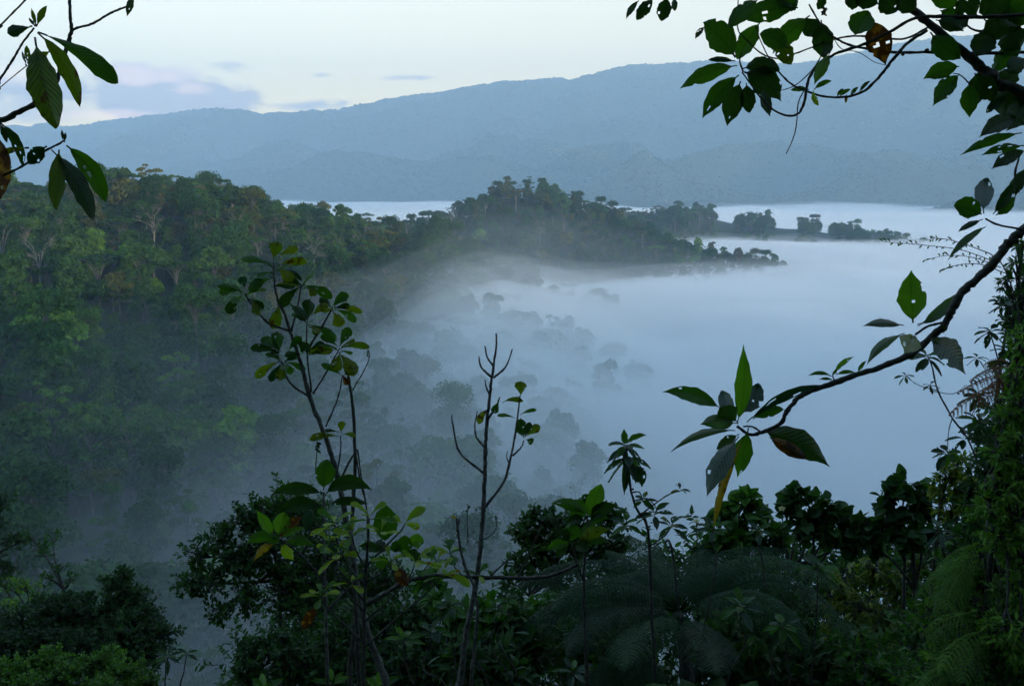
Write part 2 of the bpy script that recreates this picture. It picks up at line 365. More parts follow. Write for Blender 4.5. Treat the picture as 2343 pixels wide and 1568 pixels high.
_a = _t.nodes.new('ShaderNodeAttribute'); _a.attribute_name = 'rnd'
_c = ramp_node(_t, _a.outputs['Fac'], [(0, (.012, .026, .013)), (.45, (.020, .038, .018)), (.70, (.034, .054, .025)), (.78, (.16, .14, .08)), (1, (.34, .28, .17))])
_p = _t.nodes.new('ShaderNodeBsdfDiffuse'); _t.links.new(_c, _p.inputs[0]); _o = _t.nodes.new('ShaderNodeOutputMaterial'); _t.links.new(_p.outputs[0], _o.inputs[0])
NF = 115000
jr = rng.random(NF)*(NROW*.90-2)+1; jc = rng.random(NF)*(NCOL-2)
r0 = jr.astype(int); c0 = jc.astype(int); fr = (jr-r0)[:, None]; fc = (jc-c0)[:, None]
pos = (VM[r0, c0]*(1-fr)+VM[r0+1, c0]*fr)*(1-fc)+(VM[r0, c0+1]*(1-fr)+VM[r0+1, c0+1]*fr)*fc
# a denser line of trees along the skyline
NS = 5200; sj = rng.random(NS)*(NCOL-2); s0 = sj.astype(int); kr = int(round(7/8*(NROW-1)))
pos2 = VM[kr, s0]*(1-(sj-s0))[:, None]+VM[kr, s0+1]*(sj-s0)[:, None]; pos = np.vstack([pos, pos2])
keep = np.abs(pos[:, 0]/pos[:, 1]) < .62; pos = pos[keep]; pos2n = keep[-NS:].sum()
n = len(pos); D = pos[:, 1]; rad = D/6500*(5+7*rng.random(n)**1.5)*.95; hg = rad*(.4+.4*rng.random(n))
rad[-pos2n:] *= .6; hg[-pos2n:] *= .75
q_ = NC_.fbm(pos[:, 0], pos[:, 1], 1/420., 3)+.5*NB.fbm(pos[:, 0], pos[:, 1], 1/90., 2)
pxp, pyp, _ = proj(pos)
def blobm(cx, cy_, rx, ry): return np.exp(-((pxp-cx)/rx)**2-((pyp-cy_)/ry)**2)
hot = .45*q_+np.maximum.reduce([.75*blobm(480, 340, 190, 22), .7*blobm(1290, 345, 230, 18), .5*blobm(1450, 400, 300, 20), .8*blobm(1900, 300, 330, 60), .65*blobm(2250, 320, 260, 60), .5*blobm(1950, 385, 260, 30), .4*blobm(1600, 460, 300, 12)])
rnd = rng.random(n)*.72
flower = rng.random(n) < np.clip((hot-.25)*.5, 0, .3); rnd[flower] = .78+.22*rng.random(flower.sum())
ff = domes('far_forest', pos+np.array([0, 0, 1])*hg[:, None]*.3, rad, hg, rnd, M_far)

# ---------------------------------------------------------------- air and mist
lowest = -200
HAZE_D = 1.85e-4
def box_mesh(name, a, b, mat):
    V = [(x, y, z) for x in (a[0], b[0]) for y in (a[1], b[1]) for z in (a[2], b[2])]
    F = [(0, 1, 3, 2), (4, 6, 7, 5), (0, 4, 5, 1), (2, 3, 7, 6), (0, 2, 6, 4), (1, 5, 7, 3)]
    return mesh(name, V, F, mat, smooth=False)
hz = obj('haze', box_mesh('haze', (-9500, -1510, -640), (9500, 9300, 1150), vol_mat('haze_air', (.54, .78, 1.0), HAZE_D))); hz['kind'] = 'stuff'
MIST_COL = (.93, .97, 1.0)
BUMPS = [  # (px, py, depth, radius m, height m): tongues of mist lifting over the general level
 (1090,565,740,50,15),(1330,590,800,110,-12),(1180,575,830,65,-11),(1370,950,310,70,7),(1420,1080,260,60,7),(1160,960,300,45,4),(1230,880,345,80,5),(1280,1010,290,50,6),(1050,990,270,45,4),(1010,790,385,28,8),(1110,650,510,40,10),(1200,640,540,60,10),(1040,770,375,26,12),(1160,800,370,36,11),(1090,705,470,35,8),
 (850,480,2200,500,8),(560,1080,235,40,2),(420,1330,185,35,5),(1700,540,1080,150,5),(1400,600,700,120,2),(1500,480,1900,300,12)]
bp = [(P(a, b, c)[:2], r, h) for a, b, c, r, h in BUMPS]
def fog_top(x, y):
    z = -68.0-3.0*np.clip((430-y)/230, 0, 1)*np.clip((90-x)/60, 0, 1)+2.5*np.clip((x-60)/60, 0, 1)-3.5*np.clip((-10-x)/60, 0, 1)*np.clip((330-y)/150, 0, 1)+3*np.exp(-((x+18)/45)**2-((y-235)/60)**2)
    z = z-9*np.clip((205-y)/50, 0, 1)*np.clip((40-x)/60, 0, 1)
    for (bx, by), r, h in bp: z = z+h*np.exp(-(((x-bx)**2+(y-by)**2)/(r*r)))
    return z
fu = np.linspace(-1.25, 1.25, 330); fy = np.exp(np.linspace(math.log(70), math.log(8200), 330))
GX = fy[:, None]*fu[None]; GY = np.repeat(fy[:, None], len(fu), 1)
nr_, nc_ = GX.shape; per = np.r_[np.arange(nc_), np.arange(2*nc_-1, nr_*nc_, nc_), np.arange(nr_*nc_-2, (nr_-1)*nc_-1, -1), np.arange((nr_-2)*nc_, 0, -nc_)]
LAYERS = [(36, .0009, 14, 220), (15, .0011, 14, 120), (9, .0022, 12, 90), (4.5, .0045, 9, 85), (0, .009, 7.5, 70), (-6, .016, 6, 80), (-14, .03, 4, 90)]
for k, (off, dens, amp, wl) in enumerate(LAYERS):
    nf = NoiseF(20+k); far = np.clip(1-(GY-440)/320, .2, 1)
    top = fog_top(GX, GY)+off*far+amp*1.5*nf.fbm(GX, GY, 1/wl, 4, .55)*np.clip(.35+GY/600, 0, 1)*np.clip(1-(GY-500)/700, .6, 1)
    top = top+(26*NoiseF(60+k//3).fbm(GX, GY, 1/520., 3))*np.clip((GY-1250)/1200, 0, 1)-(14*np.clip((400-GY)/160, 0, 1) if k >= 4 else 0)
    V = np.vstack([np.stack([GX, GY, top], -1).reshape(-1, 3), np.stack([GX, GY, np.full_like(GX, -205-k)], -1).reshape(-1, 3)])
    T = grid_faces(nr_, nc_); Bf = T[:, ::-1]+nr_*nc_; q = np.roll(per, -1)
    S = np.stack([per, per+nr_*nc_, q+nr_*nc_, q], 1)
    o = obj('mist', mesh('mist', V, np.vstack([T, Bf, S]), vol_mat('mist_layer', MIST_COL, dens))); o['kind'] = 'stuff'
# ---------------------------------------------------------------- forest on the hills
PAL = {
 'dark green':   [(.25, (.014, .045, .008)), (.55, (.026, .072, .014)), (.95, (.068, .138, .024))],
 'mid green':    [(.25, (.022, .066, .010)), (.55, (.042, .100, .016)), (.95, (.105, .190, .028))],
 'bright green': [(.25, (.038, .090, .010)), (.55, (.090, .190, .018)), (.95, (.165, .290, .028))],
 'olive':        [(.25, (.036, .050, .010)), (.55, (.090, .104, .020)), (.95, (.165, .165, .034))],
 'russet':       [(.25, (.040, .042, .015)), (.55, (.095, .082, .030)), (.95, (.150, .130, .048))],
}
M_cr = {k: foliage_mat('crown_'+k.replace(' ', '_'), v, trans=.22, rough=.8, clump=.22, spec=.1) for k, v in PAL.items()}
M_tr = bark_mat('grey_bark', (.05, .048, .04), (.15, .14, .115), 1.2)
M_trp = bark_mat('pale_bark', (.09, .085, .07), (.24, .22, .18), 1.2)

def shell_leaves(g, cs, rs, flat, n, L, W, up=.5, lump=.12):
    """leaf positions on the upper shells of many lobes"""
    cs = np.asarray(cs, float); rs = np.asarray(rs, float); p = rs**2/np.sum(rs**2); k = g.choice(len(cs), n, p=p)
    d = nrm(g.normal(size=(n, 3))); d[:, 2] = np.where(d[:, 2] < -.25, -d[:, 2], d[:, 2]); d = nrm(d)
    rad = rs[k]*(1-.45*g.random(n)**2.2)*(1+lump*np.sin(d[:, 0]*9+k)*np.cos(d[:, 1]*8+k*2))
    pos = cs[k]+d*rad[:, None]*np.array([1, 1, flat]); nor = nrm(d*np.array([1, 1, 1.3])+np.array([0, 0, up])+.55*g.normal(size=(n, 3)))
    ax = nrm(np.cross(nor, g.normal(size=(n, 3)))-np.array([0, 0, .25]))
    s = .6+.8*g.random(n); return pos, ax, nor, L*s, W*s
def proto(kind, seed):
    """unit tree built at real size: returns crown mesh, trunk mesh, crown radius, height"""
    g = np.random.default_rng(seed); cs = []; rs = []; limbs = MB(); H = 18
    if kind == 'round':
        H = 15; Rr = 5.6; nl = 15
        for i in range(nl):
            a = i*2.4+g.random(); r = Rr*.72*math.sqrt((i+.5)/nl); z = H-3.4-3.2*(r/Rr)**2*2.0+1.6*(g.random()-.5)
            cs.append((r*math.cos(a), r*math.sin(a), z)); rs.append(1.7+1.3*g.random())
        for i in range(7):
            a = g.random()*6.28; r = Rr*.8; cs.append((r*math.cos(a), r*math.sin(a), 5.5+3*g.random())); rs.append(1.5+g.random())
        flat, n, L, W = .8, 3000, .95, .62
    elif kind == 'tall':
        H = 19; Rr = 3.9
        for i in range(17):
            z = 6.5+11.3*i/16; r = Rr*.75*(1-.55*((z-9)/10)**2)*(g.random()**.4); a = i*2.4+g.random()
            cs.append((r*math.cos(a), r*math.sin(a), z)); rs.append(1.2+1.1*g.random())
        flat, n, L, W = .9, 2700, .85, .55
    elif kind == 'umbrella':
        H = 20; Rr = 8.5
        for i in range(15):
            a = i*2.4+g.random()*.8; r = Rr*.9*math.sqrt((i+.3)/15); z = H-1.5-1.9*(r/Rr)**2+.8*(g.random()-.5)
            cs.append((r*math.cos(a), r*math.sin(a), z)); rs.append(1.3+1.0*g.random())
        flat, n, L, W = .42, 2600, .75, .5
    elif kind == 'open':
        H = 18; Rr = 6.2
        for i in range(18):
            a = i*2.4+g.random(); r = Rr*.85*math.sqrt(g.random()); z = 9+8.5*g.random()-.10*r*r*.8
            cs.append((r*math.cos(a), r*math.sin(a), z)); rs.append(.9+1.0*g.random())
        flat, n, L, W = .55, 2000, .7, .42
    elif kind == 'draped':
        H = 20; Rr = 4.6
        for i in range(9):
            a = i*2.4; r = Rr*.7*math.sqrt(i/9); cs.append((r*math.cos(a), r*math.sin(a), H-2.6-1.5*(r/Rr)**2)); rs.append(1.7+g.random())
        for i in range(26):
            z = 1+13*g.random(); a = g.random()*6.28; r = .9+1.9*g.random(); cs.append((r*math.cos(a), r*math.sin(a), z)); rs.append(.8+.9*g.random())
        flat, n, L, W = 1.3, 3000, .75, .45
    elif kind == 'bare':
        H = 17; Rr = 5.5; flat, n, L, W = .5, 160, .5, .3
        for i in range(16):
            a = i*2.4+g.random(); r = Rr*.85*math.sqrt(g.random()*.9+.1); z = 9+8*g.random()-.06*r*r; cs.append((r*math.cos(a), r*math.sin(a), z)); rs.append(.9)
    # trunk and limbs
    lean = .6*(g.random(2)-.5); top = np.array([lean[0], lean[1], H*(.5 if kind in ('round', 'umbrella', 'open', 'bare') else .72)])
    r0 = .30 if kind != 'umbrella' else .36
    tr = catmull([(0, 0, -5), (0, 0, 0), (lean[0]*.6, -.2*lean[1], H*.25), top], 3); limbs.tube(tr, np.linspace(r0*1.4, r0*.62, len(tr)), 6)
    for c, r in zip(cs, rs):
        c = np.array(c); 
        if kind == 'draped' and c[2] < 14: continue
        if kind in ('round', 'tall', 'umbrella') and g.random() < .6: continue
        st = top*(.7+.3*g.random()); mid = st+(c-st)*np.array([.32, .32, .66])+.5*(g.random(3)-.5)
        path = catmull([st, mid, c], 3); limbs.tube(path, np.linspace(r0*.42, .05, len(path)), 4)
        for q in range(3 if kind != 'bare' else 6):
            e = c+nrm(g.normal(size=3)*np.array([1, 1, .6])+[0, 0, .5])*r*(1.0 if kind != 'bare' else 1.6); s_ = mid*.4+c*.6
            limbs.tube(np.array([s_, (s_+e)/2+.15*(g.random(3)-.5), e]), [.07, .05, .02], 4)
    p_, a_, n_, l_, w_ = shell_leaves(g, cs, rs, flat, n, L, W)
    V, F = diamonds_vf(p_, a_, n_, l_, w_)
    cm = mesh(kind+'_crown', V, F, M_cr['mid green'], {'rnd': np.repeat(g.random(len(p_)), 4)}, smooth=False)
    tm = limbs.mesh(kind+'_trunk', M_trp if kind in ('umbrella', 'bare') else M_tr)
    return dict(kind=kind, crown=cm, trunk=tm, R=Rr, H=H)
PROT = {k: [proto(k, 100+13*i+j*7) for j in range(m)] for i, (k, m) in enumerate([('round', 3), ('tall', 2), ('umbrella', 3), ('open', 2), ('draped', 2), ('bare', 2)])}

def land1(x, y): return float(land(np.array([x]), np.array([y]))[0])
def ground_hit(px, py, lift=0.0, d0=120, d1=1500):
    """where the sight line meets the ground raised by lift"""
    Ds = np.geomspace(d0, d1, 500); pts = np.array([P(px, py, d) for d in Ds]); z = land(pts[:, 0], pts[:, 1])+lift
    k = np.where(pts[:, 2] < z)[0]; return pts[k[0]] if len(k) else None
NAMES = {'round': 'broadleaf_tree', 'tall': 'tall_tree', 'umbrella': 'umbrella_tree', 'open': 'open_crowned_tree', 'draped': 'vine_draped_tree', 'bare': 'bare_tree'}
SHAPE = {'round': 'round crowned', 'tall': 'narrow tall crowned', 'umbrella': 'flat umbrella topped', 'open': 'loose open crowned', 'draped': 'vine draped', 'bare': 'nearly leafless'}
def place_tree(kind, var, colr, x, y, s, rot, label, group, sz=1.0, pale=False, z=None, cat='tree'):
    pr = PROT[kind][var % len(PROT[kind])]
    o = empty(NAMES[kind], (x, y, land1(x, y) if z is None else z), label, cat, group)
    o.rotation_euler = (0, 0, rot); o.scale = (s, s, s*sz)
    for nm, me, m in (('crown', pr['crown'], M_cr[colr]), ('trunk', pr['trunk'], M_trp if pale else None)):
        c = obj(nm, me, o)
        if m: c.material_slots[0].link = 'OBJECT'; c.material_slots[0].material = m
    return o
# landmark trees, each found where the photograph shows its crown (px, py of crown centre, kind, variant, colour, crown width px, label, stretch, pale)
LM = [
 (345,398,'umbrella',0,'mid green',130,'green flat topped tree spreading widest on the crest of the left hill',.9,1),
 (425,398,'umbrella',1,'mid green',80,'flat topped tree with pale forked trunk beside the widest tree on the left crest',.9,1),
 (548,400,'open',0,'dark green',62,'dark lacy crowned tree standing clear at the right end of the left crest',1.1,1),
 (487,402,'open',1,'russet',80,'russet brown open crowned tree on the crest between the umbrella tree and lacy tree',1.0,1),
 (60,432,'umbrella',2,'dark green',100,'flat layered tree with pale forked trunks behind the drooping leaves at left edge',1.0,1),
 (255,408,'umbrella',0,'russet',110,'low russet flat crowned tree on the crest left of the widest umbrella tree',.8,0),
 (85,560,'bare',0,'russet',120,'leafless pale forked tree on the left hillside above the bright green giant',1.0,1),
 (440,505,'open',1,'russet',70,'open tree with bright pale trunk in the middle of the left hill face',1.0,1),
 (540,490,'umbrella',1,'olive',100,'olive broad crowned tree with twin pale trunks on the upper left hill face',.9,1),
 (620,505,'umbrella',2,'olive',90,'olive domed tree right of the twin trunked tree on the left hill',.9,1),
 (280,510,'umbrella',0,'mid green',110,'wide layered green crown across the middle of the left hill face',.8,0),
 (590,430,'round',1,'russet',70,'reddish round tree on the right shoulder of the left hill',1.0,0),
 (110,720,'round',1,'bright green',210,'huge bright green emergent tree with limbs reaching right at the left edge',.85,0),
 (200,745,'round',2,'bright green',80,'bright green side crown leaning right beside the huge emergent tree',.8,1),
 (110,810,'draped',0,'mid green',150,'vine draped trunk and undercrown below the huge bright green tree',1.1,0),
 (330,900,'round',1,'mid green',120,'leafy tree standing in thin mist with bright green lower side, left foreground slope',1.0,0),
 (372,975,'round',2,'bright green',90,'bright green domed crown just below the leafy mist edge tree',1.0,0),
 (195,930,'bare',1,'olive',80,'slender leaning pale trunk between the vine draped tree and the misty dome',1.2,1),
 (685,1025,'round',0,'mid green',120,'rounded pale tree fading into mist behind the tall sapling',1.1,0),
 (795,472,'umbrella',1,'dark green',62,'flat topped tree silhouetted against white mist on the saddle',1.1,1),
 (836,495,'umbrella',0,'dark green',50,'small umbrella tree leaning right on the saddle against the mist',1.2,1),
 (930,512,'umbrella',2,'dark green',62,'dark umbrella tree at the low end of the saddle against the mist',1.0,0),
 (880,515,'round',0,'mid green',55,'round tree between the two umbrella trees at the saddle end',1.0,0),
 (700,470,'round',2,'mid green',80,'rounded leafy tree rising at the left end of the saddle',1.0,0),
 (1180,445,'umbrella',0,'russet',55,'russet flat topped tree highest on the central hill',1.0,1),
 (1045,480,'umbrella',1,'dark green',50,'dark flat tree on the left flank of the central hill',.9,0),
 (1110,462,'umbrella',2,'dark green',45,'layered tree just left of the central hill summit',1.0,0),
 (1240,445,'round',1,'olive',50,'olive round tree right of the central hill summit',1.0,0),
 (1285,450,'round',2,'mid green',50,'green round tree on the right shoulder of the central hill summit',1.0,0),
 (1235,515,'bare',0,'russet',42,'bare pale forked tree in the middle of the central hill',1.1,1),
 (1470,528,'umbrella',0,'dark green',55,'umbrella tree with pale limbs low on the right of the central hill',1.0,1),
 (1430,482,'umbrella',1,'dark green',48,'flat tree at the left end of the first mist island',1.0,1),
 (1545,478,'round',0,'dark green',60,'tallest rounded tree on the first mist island',1.1,0),
 (1600,485,'umbrella',2,'dark green',45,'umbrella tree at the right end of the first mist island',1.1,0),
 (1520,485,'round',2,'dark green',50,'round dark tree left of the tallest one on the first mist island',1.0,0),
 (1690,505,'round',1,'dark green',34,'small lone round tree between the mist islands',1.0,0),
 (1740,508,'tall',0,'dark green',34,'small lone tree standing in the mist beside the far island',.8,0),
 (1845,515,'round',0,'dark green',42,'domed tree at the left of the farthest mist island',.9,0),
 (1920,520,'tall',1,'dark green',26,'narrow tree rising from the farthest mist island',.8,0),
 (1962,525,'round',2,'dark green',52,'broad dark tree near the tip of the farthest mist island',1.0,0),
 (1640,560,'umbrella',0,'dark green',36,'thin flat topped tree on the tapering point below the islands',1.0,0),
 (1600,555,'round',0,'dark green',36,'round tree on the tapering point of the central hill',1.0,0),
 (1690,572,'round',1,'dark green',32,'last low tree at the tip of the tapering point in the mist',.9,0),
 (1062,675,'tall',0,'bright green',44,'bright green narrow tree rising from the middle spur edge',.9,0),
 (1092,690,'tall',1,'dark green',26,'dark pointed tree just right of the bright narrow one on the spur',.9,0),
 (960,650,'umbrella',2,'dark green',90,'dark spreading tree at the top of the middle spur',.9,0),
 (910,650,'round',0,'dark green',70,'dark round tree left of the spreading tree on the middle spur',1.0,0),
 (1240,728,'umbrella',1,'dark green',55,'layered tree near the misty tip of the middle spur',.9,0),
 (1190,735,'round',2,'dark green',55,'low rounded tree beside the layered one at the middle spur tip',.9,0),
 (1140,820,'round',1,'mid green',90,'large round tree behind the bare twigs of the slim sapling',1.1,0),
 (1075,810,'tall',0,'mid green',60,'tall green tree left of the large round one on the lower spur',1.0,0),
 (988,830,'open',1,'olive',60,'open tree with a bright pale trunk on the lower spur',1.1,1),
 (935,800,'open',0,'mid green',55,'loose crowned tree left of the pale trunked one on the lower spur',1.1,1),
 (1300,885,'umbrella',0,'dark green',75,'flat crowned tree dissolving into the mist at the end of the lower spur',1.0,1),
 (1375,870,'umbrella',2,'mid green',110,'faint wide crown almost lost in mist beyond the lower spur',.8,0),
 (1210,880,'round',0,'dark green',90,'dark round tree on the lower spur behind the sapling twigs',1.0,0),
 (245,1200,'open',0,'mid green',110,'tree with a thin white trunk in the misty lower left',1.2,1),
 (330,1180,'round',2,'mid green',120,'pale rounded crown fading in mist above the bottom left shrubs',1.0,0),
 (120,1180,'round',1,'mid green',130,'broad dim tree at lower left behind the young saplings',1.0,0),
 (40,960,'tall',0,'olive',110,'brownish tall tree at the left edge under the vine draped one',1.0,0),
 (30,1030,'round',0,'russet',110,'brown leaved tree in the shade at the left edge',1.0,0),
 (1790,935,'round',1,'mid green',80,'ghostly tree crown showing faintly through the thick mist',1.0,0),
 (1540,1060,'tall',1,'mid green',70,'ghostly narrow tree beyond the rosette shrub in thick mist',1.0,0),
 (290,580,'tall',0,'bright green',60,'bright yellowish green narrow tree low on the left hill face',.9,0),
 (730,580,'umbrella',1,'olive',70,'olive umbrella tree above the sapling top on the right flank of the hill',.9,0),
 (1960,1128,'round',2,'mid green',95,'pale leafy treetop showing above the lobed leaf shrubs at right',1.0,0),
]
trees = []                                             # (x, y, kind, var, colour, scale, label, stretch, pale)
for px, py, kind, var, colr, wpx, label, sz, pale in LM:
    pr = PROT[kind][var % len(PROT[kind])]; best = None
    for D in np.geomspace(110, 1500, 600):
        c = P(px, py, D); s = wpx*D/FPX/2/(pr['R']*1.15); zb = land1(c[0], c[1]) if False else None
        best = best or []
        best.append((D, c, s))
    Ds = np.array([b[0] for b in best]); cs_ = np.array([b[1] for b in best]); ss = np.array([b[2] for b in best])
    zb = land(cs_[:, 0], cs_[:, 1]); top = cs_[:, 2]-zb-ss*sz*pr['H']*(.82 if kind != 'draped' else .5); k = np.where(top < 0)[0]
    if not len(k): continue
    k = k[0]; s = float(np.clip(ss[k]*.98, .45, 2.6)); trees.append([cs_[k, 0], cs_[k, 1], kind, var, colr, s, label, sz, bool(pale), 0])
NLM = len(trees)
# the rest of the forest, jittered over the slopes
g = np.random.default_rng(77)
cand = []
gx, gy = np.meshgrid(np.arange(-330, 560, 8.2), np.arange(118, 1480, 8.2)); gx = (gx+g.uniform(-3.2, 3.2, gx.shape)).ravel(); gy = (gy+g.uniform(-3.2, 3.2, gy.shape)).ravel()
gz = land(gx, gy); pxs, pys, dd = proj(np.stack([gx, gy, gz+8], -1))
ok = (pxs > -160) & (pxs < 2500) & (gz > -106) & (pys < 1750); gx, gy, gz, pxs, pys = (a[ok] for a in (gx, gy, gz, pxs, pys))
lm = np.array([[t[0], t[1], t[5]*PROT[t[2]][0]['R']] for t in trees])
dl = np.min(np.linalg.norm(lm[None, :, :2]-np.stack([gx, gy], -1)[:, None], axis=-1)-lm[None, :, 2]*.8, axis=1); ok = dl > 1.0
gx, gy, gz, pxs, pys = (a[ok] for a in (gx, gy, gz, pxs, pys))
for x, y, z, px, py in zip(gx, gy, gz, pxs, pys):
    if y > 1050 and (1638 < px < 1684 or 1765 < px < 1828 or 1872 < px < 1902): continue        # open gaps between the islands
    warm = float(np.clip((640-py)/220, 0, 1))*(.55+.9*NA(x, y, 1/40.)); r = g.random()  # russet and olive crowns favoured higher up, standing in for warm sunlight
    kind = g.choice(['round', 'tall', 'umbrella', 'open', 'draped', 'bare'], p=[.52, .15, .06, .16, .095, .015])
    colr = 'russet' if r < .15*warm else 'olive' if r < .55*warm+.05 else 'bright green' if g.random() < .02+.04*(NB(x, y, 1/35.) > .15) else 'mid green' if g.random() < .45 else 'dark green'
    s = float(.58+.95*g.random()**2.0)*(.82 if y > 700 else 1)*(.8 if kind == 'umbrella' else 1)
    trees.append([x, y, kind, int(g.integers(0, 3)), colr, s, None, float(g.uniform(.85, 1.15)), kind == 'bare' or g.random() < .16, 0])
# which of them show: splat crowns into a small depth buffer, nearest first
TX_ = np.array([t[0] for t in trees]); TY_ = np.array([t[1] for t in trees]); TZ_ = land(TX_, TY_)
HH = np.array([PROT[t[2]][0]['H']*t[5]*t[7] for t in trees]); RR = np.array([PROT[t[2]][0]['R']*t[5] for t in trees])
W_, H_ = 1171, 784; buf = np.full((H_, W_), -1); vis = np.zeros(len(trees), int); yg, xg = np.mgrid[0:H_, 0:W_]
tpx, tpy, td = proj(np.stack([TX_, TY_, TZ_+HH*.62], -1))
for i in np.argsort(td):
    cx_, cy_, rx = tpx[i]/2, tpy[i]/2, RR[i]*FPX/td[i]/2; ry = HH[i]*.36*FPX/td[i]/2
    x0, x1, y0, y1 = int(max(cx_-rx, 0)), int(min(cx_+rx+1, W_)), int(max(cy_-ry, 0)), int(min(cy_+ry+1, H_))
    if x0 >= x1 or y0 >= y1: continue
    m = (((xg[y0:y1, x0:x1]-cx_)/rx)**2+((yg[y0:y1, x0:x1]-cy_)/ry)**2 < 1) & (buf[y0:y1, x0:x1] < 0)
    vis[i] = m.sum(); buf[y0:y1, x0:x1][m] = i
    # what lies below a crown on the near slope is hidden too
    yb = int(min(cy_+ry*2.2, H_)); sub = buf[y1:yb, int(max(cx_-rx*.6, 0)):int(min(cx_+rx*.6, W_))]; sub[sub < 0] = 999999
for i in range(NLM): vis[i] += 0
def fogdepth(i): return max(0, (-69)-(TZ_[i]+HH[i]))
score = vis.astype(float).copy()
for i in range(len(trees)): score[i] /= 1+.35*fogdepth(i)
order = [i for i in np.argsort(-score) if i >= NLM and score[i] > 0][:262-NLM]
indiv = list(range(NLM))+order
# places said in words
def zone(i):
    x, y, D = TX_[i], TY_[i], td[i]; px, py = tpx[i], tpy[i]
    if D > 1080: return 'on the far mist islands'
    if D > 700: return ('on the upper part of the central hill' if py < 500 else 'in the middle of the central hill' if py < 545 and px < 1400 else 'along the foot of the central hill' if px < 1400 else 'on the right tail of the central hill')
    if px > 1350 : return 'sunk in the thick mist at right'
    if D > 395 and py < 475: return 'on the left hill crest' if px < 640 else 'on the saddle'
    if px > 640 and py < 560: return 'on the slope under the saddle'
    if px > 640 and py < 640: return 'on the dark slope above the middle spur'
    if px > 780 and py < 770: return 'on the middle spur'
    if px > 780 and py < 940: return 'on the lower spur'
    if py > 1130: return 'in the misty hollow at the bottom left' if px < 480 else 'in the dim misty hollow behind the saplings'
    if py > 900: return 'on the shaded lower slope at left' if px < 480 else 'in the mist pool behind the tall sapling'
    c = 'left part' if px < 230 else 'middle' if px < 480 else 'right part'
    return ('high on the %s of the left hill' if py < 600 else 'halfway down the %s of the left hill' if py < 740 else 'low on the %s of the left hill') % c
SHORTLM = {0: 'the widest crest tree', 2: 'the lacy crest tree', 6: 'the leafless forked tree', 8: 'the twin trunked olive tree', 12: 'the huge bright green tree', 15: 'the leafy mist edge tree', 18: 'the rounded tree in mist', 23: 'the tree at the saddle start', 24: 'the central hill top tree', 29: 'the bare forked tree', 43: 'the bright narrow spur tree', 45: 'the spreading spur tree', 51: 'the pale trunked spur tree', 49: 'the large round spur tree', 54: 'the faint wide crown', 7: 'the bright pale trunk', 55: 'the dark round spur tree', 56: 'the thin white trunk', 30: 'the pale limbed umbrella tree', 32: 'the tallest island tree'}
SHORTLM = {k: v for k, v in SHORTLM.items() if k < NLM}
labels = {}; groups = {}
for i in indiv:
    t = trees[i]; groups[i] = 'forest trees '+zone(i)
    if t[6]: labels[i] = t[6]; continue
    size = 'small ' if RR[i] < 4.1 else 'large ' if RR[i] > 5.6 else ''
    labels[i] = [size+t[4], SHAPE[t[2]], zone(i)]
def joinl(l): return '%s %s tree %s' % tuple(l)
from collections import defaultdict
b = defaultdict(list)
for i in indiv:
    if isinstance(labels[i], list): b[joinl(labels[i])].append(i)
sub = defaultdict(list)                                  # told apart by the landmark they stand beside
for k, ms in list(b.items()):
    if len(ms) == 1: labels[ms[0]] = k; continue
    for i in ms:
        q = min(SHORTLM, key=lambda j: (tpx[j]-tpx[i])**2+(tpy[j]-tpy[i])**2); dx, dy = tpx[i]-tpx[q], tpy[i]-tpy[q]
        rel = ('right of' if dx > 0 else 'left of') if abs(dx) > abs(dy) else ('below' if dy > 0 else 'above')
        sub['%s %s tree %s %s' % (labels[i][0], labels[i][1].replace(' crowned', '').replace(' topped', ''), rel, SHORTLM[q])].append(i)
for l, mm in sub.items():
    if len(mm) == 1: labels[mm[0]] = l; continue
    mm.sort(key=lambda i: tpx[i])
    W2 = ['leftmost', 'rightmost'] if len(mm) == 2 else ['leftmost', 'middle', 'rightmost'] if len(mm) == 3 else ['leftmost']+['%s from left' % a for a in ('second', 'third', 'fourth', 'fifth', 'sixth', 'seventh', 'eighth', 'ninth', 'tenth', 'eleventh', 'twelfth')][:len(mm)-2]+['rightmost']
    for a, i in zip(W2, mm): labels[i] = a+' '+l
for i in indiv:
    x, y, kind, var, colr, s, _, sz, pale, _2 = trees[i]
    place_tree(kind, var, colr, x, y, s, float((i*2.39) % 6.28), labels[i], groups[i], sz, pale)
# everything smaller or hidden: one mass, instanced crowns on points
rest = [i for i in range(len(trees)) if i not in set(indiv)]
pts = np.array([[TX_[i], TY_[i], TZ_[i]] for i in rest]); COLS = list(PAL)
me = bpy.data.meshes.new('hill_forest'); me.vertices.add(len(rest)); me.vertices.foreach_set('co', pts.astype(np.float32).ravel())
kinds = list(PROT); reps = []; srcs = []
stock = bpy.data.collections.new('forest_stock')
for kind in kinds:
    for colr in COLS:
        pr = PROT[kind][0 if COLS.index(colr) % 2 == 0 else -1]
        c2 = pr['crown'].copy(); c2.materials.clear(); c2.materials.append(M_cr[colr]); 
        oc = bpy.data.objects.new('crown', c2); ot = bpy.data.objects.new('trunk', pr['trunk']); srcs.append((oc, ot))
me.attributes.new('pick', 'INT', 'POINT').data.foreach_set('value', np.array([kinds.index(trees[i][2])*len(COLS)+COLS.index(trees[i][4]) for i in rest], np.int32))
me.attributes.new('rot', 'FLOAT_VECTOR', 'POINT').data.foreach_set('vector', np.stack([np.zeros(len(rest)), np.zeros(len(rest)), g.random(len(rest))*6.28], -1).astype(np.float32).ravel())
me.attributes.new('scl', 'FLOAT_VECTOR', 'POINT').data.foreach_set('vector', np.array([[trees[i][5]]*2+[trees[i][5]*trees[i][7]] for i in rest], np.float32).ravel())
hf = obj('hill_forest', me); hf['kind'] = 'stuff'
